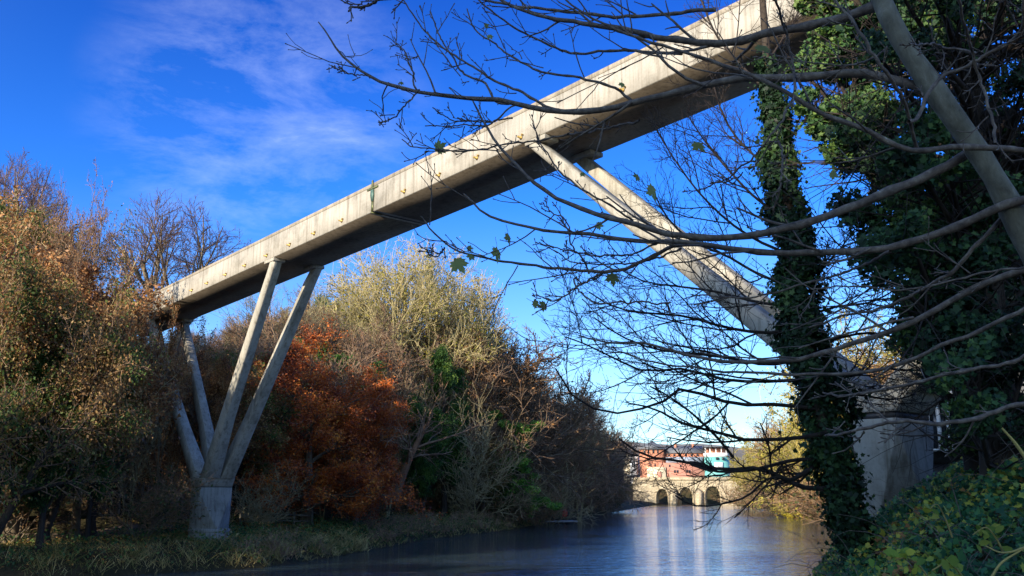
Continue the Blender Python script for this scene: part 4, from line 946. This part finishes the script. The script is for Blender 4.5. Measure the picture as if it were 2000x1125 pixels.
def traced(px_pts, D0, D1, w0, w1, m=13, sag=0):
    n = len(px_pts); D = np.linspace(D0, D1, n)
    D = D+np.sin(np.linspace(0, 5, n)+px_pts[0][1]*.05)*.12
    q = resample([W(x, y, d) for (x, y), d in zip(px_pts, D)], m)
    ww = np.linspace(w0, w1, m); dd = np.linspace(D0, D1, m)
    return q, ww*.5/F*dd
LOW = [
 ([(1637, 951), (1585, 955), (1540, 940), (1500, 920), (1460, 913), (1420, 918), (1380, 912), (1330, 900), (1290, 897), (1250, 885), (1210, 858)], 14, 12.5, 11, 3.5),
 ([(1601, 906), (1556, 932), (1540, 937), (1507, 925)], 14, 13.5, 10, 8),
 ([(1612, 899), (1556, 898), (1507, 909), (1461, 919), (1400, 921), (1350, 908)], 14, 13, 9, 4),
 ([(1620, 844), (1588, 851), (1539, 857), (1458, 859), (1426, 851), (1387, 841), (1328, 825), (1280, 799), (1230, 788)], 14, 12.5, 10, 3),
 ([(1545, 941), (1515, 932), (1491, 940), (1474, 958), (1449, 974), (1410, 984), (1371, 989), (1345, 984), (1319, 968)], 13.6, 13, 5, 3),
 ([(1432, 893), (1403, 857), (1377, 831), (1345, 802), (1300, 770), (1270, 755)], 13.4, 12.5, 6, 3),
 ([(1600, 800), (1520, 790), (1440, 790), (1380, 772), (1328, 760), (1306, 779), (1273, 792), (1231, 804), (1199, 807), (1169, 801), (1150, 794), (1120, 775), (1085, 720)], 14, 12, 9, 3),
 ([(1585, 740), (1500, 745), (1420, 742), (1330, 720), (1260, 725), (1200, 700), (1150, 675), (1105, 658)], 14.2, 12.6, 8, 2.5),
 ([(1580, 700), (1500, 712), (1430, 700), (1350, 690), (1280, 682), (1210, 655), (1160, 620)], 14.2, 13, 8, 2.5),
 ([(1572, 640), (1500, 650), (1420, 640), (1340, 618), (1270, 612), (1200, 600), (1150, 570)], 14.3, 13, 8, 2.5),
 ([(1565, 600), (1480, 590), (1400, 570), (1330, 560), (1260, 550), (1200, 520)], 14.4, 15.5, 7, 2.5),
 ([(1560, 560), (1490, 540), (1420, 500), (1350, 470), (1300, 420), (1270, 360)], 14.4, 16, 7, 2.5),
 ([(1550, 500), (1480, 470), (1420, 430), (1360, 370), (1310, 300), (1280, 250)], 14.4, 15.5, 7, 2.5),
 ([(1540, 430), (1480, 390), (1430, 340), (1380, 280), (1340, 220)], 14.5, 15.5, 6, 2.5),
 ([(1530, 360), (1490, 320), (1440, 270), (1410, 220), (1390, 150)], 14.5, 15.5, 6, 2.5),
 ([(1520, 300), (1560, 250), (1600, 210), (1650, 170)], 14.5, 15.5, 6, 2.5),
 ([(1500, 180), (1450, 130), (1400, 70), (1370, 0), (1350, -60)], 14.7, 15.5, 6, 2.5),
 ([(1500, 120), (1540, 60), (1570, 0)], 14.7, 15.5, 6, 3),
 ([(1580, 680), (1640, 660), (1700, 650), (1770, 660), (1830, 640)], 14.2, 15, 7, 2.5),
 ([(1570, 620), (1630, 600), (1700, 590), (1760, 560)], 14.2, 15, 7, 2.5),
 ([(1590, 740), (1660, 735), (1720, 720), (1800, 725)], 14.2, 15.2, 7, 2.5),
 ([(1600, 780), (1660, 770), (1740, 780), (1790, 770)], 14.2, 15, 6, 2.5),
 ([(1560, 560), (1610, 520), (1650, 480), (1700, 470)], 14.3, 15, 6, 2.5)]
Bq = [traced(*a) for a in LOW]; BP = np.array([b[0] for b in Bq])-o; BR = np.array([b[1] for b in Bq])
g = G(); tubes(g, BP, BR, 6); 
c1 = child(BP, BR, 12, rng, .15, .98, 38, 10, .38, .3, .6, .45, 6, .10, (-.05, 0, .13), .45, .007)
kp = (np.repeat(np.arange(len(BP)), 12) > 6) | (rng.random(len(BP)*12) < .5); c1 = (c1[0][kp], c1[1][kp]); tubes(g, *c1, 4)
g.ob('branches', M['twig_dark'], it, smooth=True)
c2 = child(*c1, 8, rng, .12, 1, 42, 10, .45, .3, .7, .5, 5, .12, (-.04, 0, .12), .35, .0045)
c3 = child(*c2, 4, rng, .15, 1, 42, 10, .5, .3, .75, .6, 3, .12, (0, 0, .12), .3, .0036)
g = G(); tubes(g, *c2, 3); tubes(g, *c3, 3); g.ob('twigs', M['twig_dark'], it)

# ------------------------------------------------------------------ big ivy masses on the right
def ivy_mass(name, trunk_pts, blobs, nleaf, size, label, seed, lm='leaf_ivy'):
    rg = np.random.default_rng(seed); p = [np.array(W(*q)) for q in trunk_pts]; o = p[0].copy(); o[2] = tz(o[0], o[1])
    r = empty(name, o, 0, label, 'tree')
    P = (resample(np.vstack([[o[0], o[1], o[2]-.3], p]), 12)-o)[None]; g = G(); R = np.linspace(.3, .1, 12)[None]; tubes(g, P, R, 8); g.ob('trunk', M['bark_dark'], r, smooth=True)
    C = np.array([W(b[0], b[1], b[2]) for b in blobs])-o; RAD = np.array([b[3]/F*b[2] for b in blobs])
    # limbs from trunk to each clump
    g = G(); ti = np.clip((C[:, 2]/max(P[0, -1, 2], .1)*11).astype(int)-1, 1, 11); st = P[0, ti]
    mid = (st+C)/2+rg.normal(0, .15, C.shape); L = np.stack([st, mid, C], 1); tubes(g, L, np.linspace(.06, .02, 3)[None].repeat(len(C), 0), 5)
    L13 = np.stack([resample(l, 7) for l in L]); RR = np.linspace(.06, .02, 7)[None].repeat(len(C), 0)
    tw = child(L13, RR, 6, rg, .3, 1, 50, 12, .6, .3, .5, .4, 4, .15, (0, 0, 0), .2, .006); tubes(g, *tw, 3); tw2 = child(*tw, 4, rg, .3, 1, 50, 12, .6, .3, .5, .4, 3, .15, (0, 0, 0), .2, .004); tubes(g, *tw2, 3)
    g.ob('limbs', M['twig_dark'], r)
    pr = RAD**2/np.sum(RAD**2); sub = 9
    idx = rg.choice(len(C), nleaf, p=pr)
    sc = np.array([C[i]+nrm(rg.normal(size=(1, 3)))[0]*RAD[i]*rg.random()**.5*.85 for i in range(len(C)) for _ in range(sub)])
    jj = idx*sub+rg.integers(0, sub, nleaf)
    off = nrm(rg.normal(size=(nleaf, 3)))*(rg.random((nleaf, 1))**.4)*(RAD[idx]*.48)[:, None]*np.array([1, 1, .9])
    g = G(); leaves(g, sc[jj]+off, size, rg, IVY, (-.2, -.5, .4), droop=.6); g.ob('foliage', M[lm], r)
bl = []
rg = np.random.default_rng(5)
def inside(px, py):
    lft = np.interp(py, [-60, 150, 300, 420, 520, 600, 700, 860], [1690, 1640, 1610, 1640, 1690, 1750, 1795, 1850])
    return px > lft+30 and not (1875 < px < 1985 and 10 < py < 185) and not (1810 < px < 1880 and 730 < py < 890)
while len(bl) < 140:
    px, py = rg.uniform(1600, 2150), rg.uniform(-80, 860)
    if inside(px, py): bl.append((px, py, rg.uniform(10.5, 15.5), rg.uniform(45, 85)))
ivy_mass('ivy_smothered_tree', [(1960, 980, 12.5), (1940, 700, 12.6), (1915, 400, 12.8), (1900, 100, 13)], bl, 105000, .068, 'huge dark ivy smothered tree filling the right side behind the bare limb', 61)
bl = [(1620, 130, 13.6, 60), (1575, 200, 13.4, 30), (1640, 60, 13.6, 55), (1700, 30, 13.6, 60), (1600, 10, 13.8, 50), (1665, 200, 13.6, 50), (1690, 120, 13.8, 60), (1590, 120, 14, 45), (1610, 240, 13.4, 40), (1640, 300, 13.4, 40), (1560, 130, 13.8, 26)]
ivy_mass('ivy_smothered_tree', [(1930, 980, 14.6), (1860, 600, 14.4), (1730, 300, 14), (1640, 40, 13.8)], bl, 13000, .07, 'sparser ivy tree with lit green leaves right of the slim ivy clad trunk', 62, 'leaf_ivy')

# ------------------------------------------------------------------ foreground sycamore: limb, branches, leaves
rng = np.random.default_rng(202)
TR = [(2360, 1300, 5.3), (2240, 980, 5.2), (2100, 660, 5.1), (1992, 440, 5.), (1935, 335, 5.), (1895, 275, 5.), (1835, 190, 5.), (1770, 95, 5.05), (1730, 20, 5.1), (1700, -60, 5.2), (1670, -160, 5.3)]
TW = [130, 115, 95, 74, 64, 58, 52, 50, 50, 46, 40]
p = np.array([W(*q) for q in TR]); o = np.array([p[0][0]+.3, p[0][1]+.1, 0]); o[2] = tz(o[0], o[1])
sy = empty('sycamore_tree', o, 0, 'near bare sycamore with thick leaning limb at right, long branches reaching left across the bridge', 'tree')
tp = resample(np.vstack([[o[0], o[1], o[2]-.2], p]), 34)-o; twd = np.interp(np.linspace(0, 1, 34), np.linspace(0, 1, 12), [150]+TW)*.44/F*5.1
twd = twd*(1+.06*np.sin(np.arange(34)*1.1)+.05*np.sin(np.arange(34)*2.3+1))
g = G(); tubes(g, tp[None], twd[None], 14); g.ob('trunk', M['bark_syc'], sy, smooth=True)
NEAR = [
 # heavy limbs rising off the trunk
 ([(1710, 12), (1662, 36), (1613, 42), (1551, 58), (1489, 69), (1436, 87), (1400, 93), (1330, 84), (1270, 74), (1200, 56), (1130, 44), (1060, 30), (990, 8), (950, -15)], 5.1, 6.2, 26, 5),
 ([(1806, 173), (1755, 162), (1711, 149), (1644, 144), (1587, 149), (1547, 153), (1480, 157), (1427, 160), (1360, 172), (1300, 185), (1235, 199), (1149, 217), (1091, 218), (1004, 202), (918, 188), (831, 179), (773, 168), (733, 153), (701, 136), (669, 107), (640, 75), (622, 43)], 5., 6.4, 24, 3),
 ([(2060, 300), (1990, 291), (1940, 290), (1889, 284), (1844, 291), (1791, 293), (1747, 278), (1689, 256), (1644, 242), (1600, 218), (1547, 187), (1489, 160), (1444, 142), (1400, 124), (1330, 100), (1260, 82), (1190, 50), (1120, 14), (1080, -20)], 4.5, 4.9, 17, 4),
 ([(1905, 290), (1880, 311), (1853, 329), (1800, 347), (1733, 378), (1667, 404), (1613, 427), (1556, 444), (1489, 460), (1430, 470), (1357, 472), (1274, 455), (1210, 434), (1161, 416), (1112, 404), (1068, 377), (1039, 355), (993, 306), (947, 248), (923, 196)], 5., 5.9, 24, 3.5),
 ([(2080, 372), (2000, 395), (1956, 404), (1911, 427), (1844, 449), (1778, 473), (1711, 484), (1622, 491), (1533, 493), (1465, 492), (1416, 485), (1342, 475), (1293, 470), (1244, 470), (1196, 463), (1122, 453), (1049, 446), (1000, 437), (958, 424), (923, 399), (905, 378)], 4.8, 6., 22, 3.5),
 ([(1360, 476), (1330, 483), (1300, 491), (1235, 520), (1178, 534), (1103, 530), (1033, 523), (976, 511), (924, 497), (889, 485), (854, 456), (822, 422)], 5.7, 6., 10, 3),
 ([(2070, 515), (2000, 529), (1958, 538), (1900, 560), (1856, 582), (1811, 607), (1767, 629), (1722, 649), (1669, 667), (1624, 682), (1576, 698), (1527, 702), (1460, 708), (1390, 704), (1320, 690), (1250, 672), (1190, 668), (1130, 655)], 4.7, 6.2, 17, 3),
 ([(2060, 565), (2000, 591), (1967, 613), (1922, 636), (1878, 656), (1820, 676), (1767, 702), (1713, 716), (1656, 724), (1589, 731), (1500, 731), (1430, 735), (1360, 722), (1290, 710), (1220, 690)], 4.5, 6., 11, 3),
 ([(2060, 665), (2000, 689), (1958, 707), (1900, 718), (1847, 729), (1789, 747), (1722, 760), (1656, 767), (1607, 767)], 4.2, 5.2, 10, 4),
 ([(2060, 775), (2000, 789), (1957, 802), (1888, 821), (1823, 830), (1741, 834), (1672, 845), (1612, 851)], 3.9, 4.6, 13, 5),
 ([(1970, 420), (1927, 462), (1891, 502), (1869, 529), (1838, 547), (1789, 573), (1720, 600), (1650, 612), (1580, 640)], 5., 6, 11, 4),
 ([(2060, 510), (2000, 518), (1922, 529), (1833, 547), (1767, 558), (1678, 558), (1589, 564)], 4.3, 5.2, 6, 3),
 ([(1735, 489), (1678, 515), (1611, 542), (1500, 569), (1430, 580), (1350, 575)], 5.2, 6., 7, 3),
 # thin whips crossing in front
 ([(1791, 293), (1775, 258), (1765, 225), (1742, 182), (1720, 140), (1690, 90), (1660, 40), (1630, 0), (1610, -40)], 4.5, 4.2, 9, 7),
 ([(1775, 238), (1787, 231), (1800, 191), (1827, 156), (1867, 129), (1911, 109), (1956, 89), (1987, 58), (1996, 27), (2000, -20)], 4.5, 4.3, 9, 8),
 ([(1911, 109), (1880, 108), (1850, 105), (1812, 96), (1775, 85)], 4.4, 4.2, 6, 4),
 ([(1868, -20), (1884, 44), (1902, 111), (1916, 156), (1929, 222), (1944, 280)], 4.1, 4.4, 7, 7),
 ([(1500, -20), (1533, 49), (1544, 111), (1553, 178)], 4.3, 4.6, 6, 6),
 ([(1553, 190), (1520, 260), (1490, 300), (1440, 345), (1400, 362), (1360, 372)], 4.6, 4.8, 6, 3),
 ([(1515, 278), (1531, 300), (1528, 350), (1508, 420)], 4.7, 4.7, 5, 4),
 ([(1735, 95), (1700, 118), (1640, 128), (1560, 118), (1470, 112)], 4.9, 5.3, 5, 3),
 # upper left sprays
 ([(1330, 104), (1300, 104), (1207, 101), (1120, 107), (1062, 87), (1004, 55), (947, 12), (918, -15)], 6., 6.3, 8, 3.5),
 ([(1400, 20), (1300, 26), (1207, 29), (1149, 26), (1091, 23), (1004, 12), (918, -10)], 6., 6.4, 10, 5),
 ([(1235, 199), (1207, 179), (1137, 150), (1062, 133), (1004, 107), (958, 75), (923, 52), (912, 17)], 5.9, 6.3, 7, 3),
 ([(1091, 216), (1050, 202), (970, 162), (918, 127), (860, 92), (820, 46), (788, 0)], 6., 6.4, 7, 3),
 ([(1000, 202), (970, 199), (947, 168), (906, 156), (877, 116), (854, 69), (841, 23)], 6.1, 6.5, 6, 3),
 ([(831, 179), (817, 173), (799, 121), (769, 72)], 6.3, 6.5, 4.5, 2.5),
 ([(818, 176), (814, 182), (791, 208), (756, 234), (739, 236)], 6.3, 6.4, 4, 2.5),
 ([(733, 153), (700, 150), (672, 140), (648, 130)], 6.3, 6.4, 3.5, 2.5),
 ([(1110, 262), (1060, 270), (999, 277), (923, 292), (848, 295), (808, 289), (785, 272)], 5.8, 6.1, 5, 2.5),
 ([(1250, 235), (1180, 255), (1110, 262)], 5.7, 5.8, 6, 5),
 ([(1000, 230), (950, 238), (900, 235), (868, 222), (845, 210)], 6.1, 6.3, 4, 2.5),
 ([(1010, 205), (960, 238), (930, 245), (880, 248), (830, 246)], 6.1, 6.3, 4, 2.5),
 ([(1178, 534), (1150, 545), (1125, 562), (1105, 577), (1085, 590), (1060, 584), (1042, 577)], 5.9, 6., 5, 2.5),
 ([(1125, 540), (1117, 545), (1125, 570), (1145, 592), (1165, 604), (1200, 606), (1250, 600), (1310, 590)], 5.9, 5.9, 4, 4),
 ([(870, 485), (865, 495), (848, 496), (832, 488)], 6., 6., 3.5, 2.5),
 ([(1150, 535), (1140, 510), (1115, 480), (1105, 432), (1080, 420), (1060, 395)], 5.9, 6., 4, 2.5),
 ([(860, -30), (800, -10), (745, -2), (712, 8), (690, 8), (681, 22)], 4.5, 4.6, 10, 5),
 ([(1235, 430), (1180, 395), (1130, 368), (1090, 330), (1060, 290), (1040, 240)], 5.8, 6., 5, 2.5),
 ([(1293, 470), (1230, 498), (1150, 500), (1090, 488), (1055, 474)], 5.7, 6., 5, 2.5),
 ([(1330, 484), (1260, 510), (1190, 512), (1120, 510), (1080, 488)], 5.7, 5.9, 5, 2.5)]
Bq = [traced(*a) for a in NEAR]; NB = np.array([b[0] for b in Bq])-o; NR = np.array([b[1] for b in Bq])*.9
for P1, R1 in zip(NB, NR):
    Pn = resample(P1, 40); Rn = np.interp(np.linspace(0, 1, 40), np.linspace(0, 1, 13), R1); j = rng.random(40)
    kk_ = np.cumsum(rng.normal(0, 1, (40, 3)), 0); kk_ = kk_-np.linspace(0, 1, 40)[:, None]*kk_[-1]; Pn = Pn+kk_*.0042
    Rn = Rn*(1+.07*np.sin(np.arange(40)*2.2+j)+.13*(np.arange(40) % 6 == 0))
    g = G(); tubes(g, Pn[None], Rn[None], 8); g.ob('branch', M['branch_syc'], sy, smooth=True)
sel = np.arange(len(NB))
c1 = child(NB, NR, 9, rng, .22, .98, 40, 11, .17, .35, .5, .5, 5, .09, (-.10, 0, .10), .3, .0042)
# keep the side shoots off the trunk end and inside a sensible size
ln = np.linalg.norm(c1[0][:, -1]-c1[0][:, 0], axis=1); ok = ln < .7; c1 = (c1[0][ok], c1[1][ok])
c2 = child(*c1, 3, rng, .25, 1, 42, 10, .42, .3, .75, .6, 4, .1, (-.05, 0, .12), .3, .0032)
g = G(); tubes(g, *c1, 5); tubes(g, *c2, 4)
# buds at the tips
def buds(g, P, s): 
    d = nrm(P[:, -1]-P[:, -2]); Q = np.stack([P[:, -1]-d*s*.3, P[:, -1]+d*s*.6, P[:, -1]+d*s*1.3], 1); tubes(g, Q, np.array([[s*.25, s*.42, s*.05]]).repeat(len(P), 0), 4)
buds(g, c1[0], .012); buds(g, c2[0], .010)
g.ob('twigs', M['branch_syc'], sy, smooth=True)
MAPLE = np.array([(0, 0), (-.12, .16), (-.34, .12), (-.30, .24), (-.46, .34), (-.34, .40), (-.52, .58), (-.36, .60), (-.30, .72), (-.14, .62), (-.16, .80), (-.08, .86), (0, 1.08), (.08, .86), (.16, .80), (.14, .62), (.30, .72), (.36, .60), (.52, .58), (.34, .40), (.46, .34), (.30, .24), (.34, .12), (.12, .16)])
def maple(px, py, D, size, rot, tilt, yaw, kind='leaf_maple', curl=.25):
    """size = height in photo px"""
    s = size/F*D; g = G(); c = MAPLE-np.array([0, .45])
    v = [(0, 0, 0)]+[(x*s, 0, y*s) for x, y in c]
    v = [(x, .9*curl*abs(x)*(1+.5*math.sin(z*9/s))+curl*.6*(z*z)/s, z) for x, y, z in v]
    n = len(c); fs = [(0, 1+i, 1+(i+1) % n) for i in range(n)]
    g.poly(v, fs); a = np.array([[(0, 0, -.45*s), (.03*s, .02*s, -.7*s), (.02*s, .05*s, -1.0*s)]], float); tubes(g, a, np.full((1, 3), .0016), 4)
    lf = g.ob('leaf', M[kind], sy); lf.location = Vector(W(px, py, D))-Vector(o); lf.rotation_euler = (tilt, rot, yaw); return lf
R_ = math.radians
for a in [(858, 288, 6.1, 26, R_(60), .9, .3), (896, 516, 6., 32, R_(150), .3, .2), (972, 495, 6., 30, R_(190), .2, 1.0), (994, 465, 6., 24, R_(185), .2, 1.1), (920, 501, 6., 16, R_(200), .4, .3), (917, 485, 6., 12, R_(90), .4, .2), (1047, 593, 6., 17, R_(120), .4, .8), (1061, 597, 6., 19, R_(250), .3, .2), (1197, 543, 5.9, 26, R_(180), .3, .2), (1276, 373, 5.6, 34, R_(170), .2, .9), (1245, 346, 5.7, 18, R_(210), .3, .6), (1170, 440, 5.8, 15, R_(100), .4, .3), (1365, 284, 4.9, 30, R_(160), .6, .5), (1525, 256, 4.7, 38, R_(215), .5, .8), (1490, 93, 4.7, 32, R_(160), .7, .4), (1628, 341, 5., 18, R_(120), .3, .3), (957, 71, 6.2, 13, R_(150), .4, .3), (950, 50, 6.2, 10, R_(60), .4, .3), (784, 162, 6.3, 9, R_(180), .4, .3), (1525, 423, 5., 20, R_(200), .5, .4), (1640, 53, 5., 20, R_(150), .6, .4), (1138, 340, 5.8, 11, R_(150), .4, .3), (1215, 165, 5.8, 13, R_(190), .3, .3)]:
    lf = maple(a[0], a[1], a[2], a[3]*1.3, *a[4:])

# ------------------------------------------------------------------ light, sky, camera
SUN_AZ = np.array([-.69, -.724]); EL = math.radians(19.5)
sd = Vector((SUN_AZ[0]*math.cos(EL), SUN_AZ[1]*math.cos(EL), math.sin(EL)))
L = bpy.data.lights.new('sun', 'SUN'); L.energy = 4.0; L.angle = math.radians(.5); L.color = (1, .88, .70)
lo = bpy.data.objects.new('sun', L); COL.objects.link(lo); lo.rotation_euler = (-sd).to_track_quat('-Z', 'Y').to_euler()
w = bpy.data.worlds.new('World'); S.world = w; w.use_nodes = True; nt = w.node_tree
bg = nt.nodes['Background']; bg.inputs[1].default_value = .15
sky = nt.nodes.new('ShaderNodeTexSky'); sky.sky_type = 'NISHITA'; sky.sun_disc = False; sky.sun_elevation = EL; sky.sun_rotation = math.atan2(sd.x, sd.y)
sky.ozone_density = 3.5; sky.air_density = 1.0; sky.dust_density = .3
tc = nt.nodes.new('ShaderNodeTexCoord'); sep = nt.nodes.new('ShaderNodeSeparateXYZ'); nt.links.new(tc.outputs['Generated'], sep.inputs[0])
tint = ramp(nt, sep.outputs[2], [(0, (.62, .70, .78)), (.12, (.50, .66, .85)), (.3, (.12, .41, .92)), (.6, (.02, .16, .62))])
# deepest blue opposite the sun, paler and brighter round to the sun's side
ds = nd(nt, 'ShaderNodeVectorMath', operation='DOT_PRODUCT'); nt.links.new(tc.outputs['Generated'], ds.inputs[0]); ds.inputs[1].default_value = sd
mf = nd(nt, 'ShaderNodeMapRange', interpolation_type='SMOOTHSTEP'); nt.links.new(ds.outputs['Value'], mf.inputs[0]); mf.inputs[1].default_value = -.15; mf.inputs[2].default_value = .65; mf.inputs[3].default_value = 1; mf.inputs[4].default_value = 0.
skyc = mixc(nt, sky.outputs[0], tint, mf.outputs[0], 'MULTIPLY')
mp = nt.nodes.new('ShaderNodeMapping'); mp.inputs['Scale'].default_value = (1., 1., 2.6); mp.inputs['Rotation'].default_value = (0, math.radians(-30), 0); nt.links.new(tc.outputs['Generated'], mp.inputs[0])
n1 = noise(nt, mp.outputs[0], 6.5, 12, .66, .25)
cd = Vector(W(520, 230, 100)-np.array([0, 0, CZ])).normalized()
dt = nd(nt, 'ShaderNodeVectorMath', operation='DOT_PRODUCT'); nt.links.new(tc.outputs['Generated'], dt.inputs[0]); dt.inputs[1].default_value = cd
mr = nd(nt, 'ShaderNodeMapRange', interpolation_type='SMOOTHSTEP'); nt.links.new(dt.outputs['Value'], mr.inputs[0]); mr.inputs[1].default_value = .981; mr.inputs[2].default_value = .998
c = ramp(nt, n1, [(.42, (0, 0, 0)), (.62, (.3, .3, .3)), (.9, (1, 1, 1))])
ml = nd(nt, 'ShaderNodeMath', operation='MULTIPLY'); nt.links.new(c, ml.inputs[0]); nt.links.new(mr.outputs[0], ml.inputs[1])
m5 = nd(nt, 'ShaderNodeMath', operation='MULTIPLY'); nt.links.new(ml.outputs[0], m5.inputs[0]); m5.inputs[1].default_value = .32
skyc = mixc(nt, skyc, (5.6, 6., 6.6), m5.outputs[0])
nt.links.new(skyc, bg.inputs[0])

cam = bpy.data.cameras.new('camera'); cam.sensor_width = 36; cam.lens = F/2000*36; cam.clip_end = 9000; cam.clip_start = .05
co = bpy.data.objects.new('camera', cam); COL.objects.link(co); co.location = (0, 0, CZ); co.rotation_euler = (math.pi/2+PITCH, 0, 0)
S.camera = co
S.view_settings.view_transform = 'Standard'; S.view_settings.look = 'None'; S.view_settings.exposure = 1.15; S.view_settings.gamma = 1
S.cycles.max_bounces = 6; S.cycles.diffuse_bounces = 3; S.cycles.glossy_bounces = 3; S.cycles.transmission_bounces = 4; S.cycles.use_denoising = True
S.render.film_transparent = False
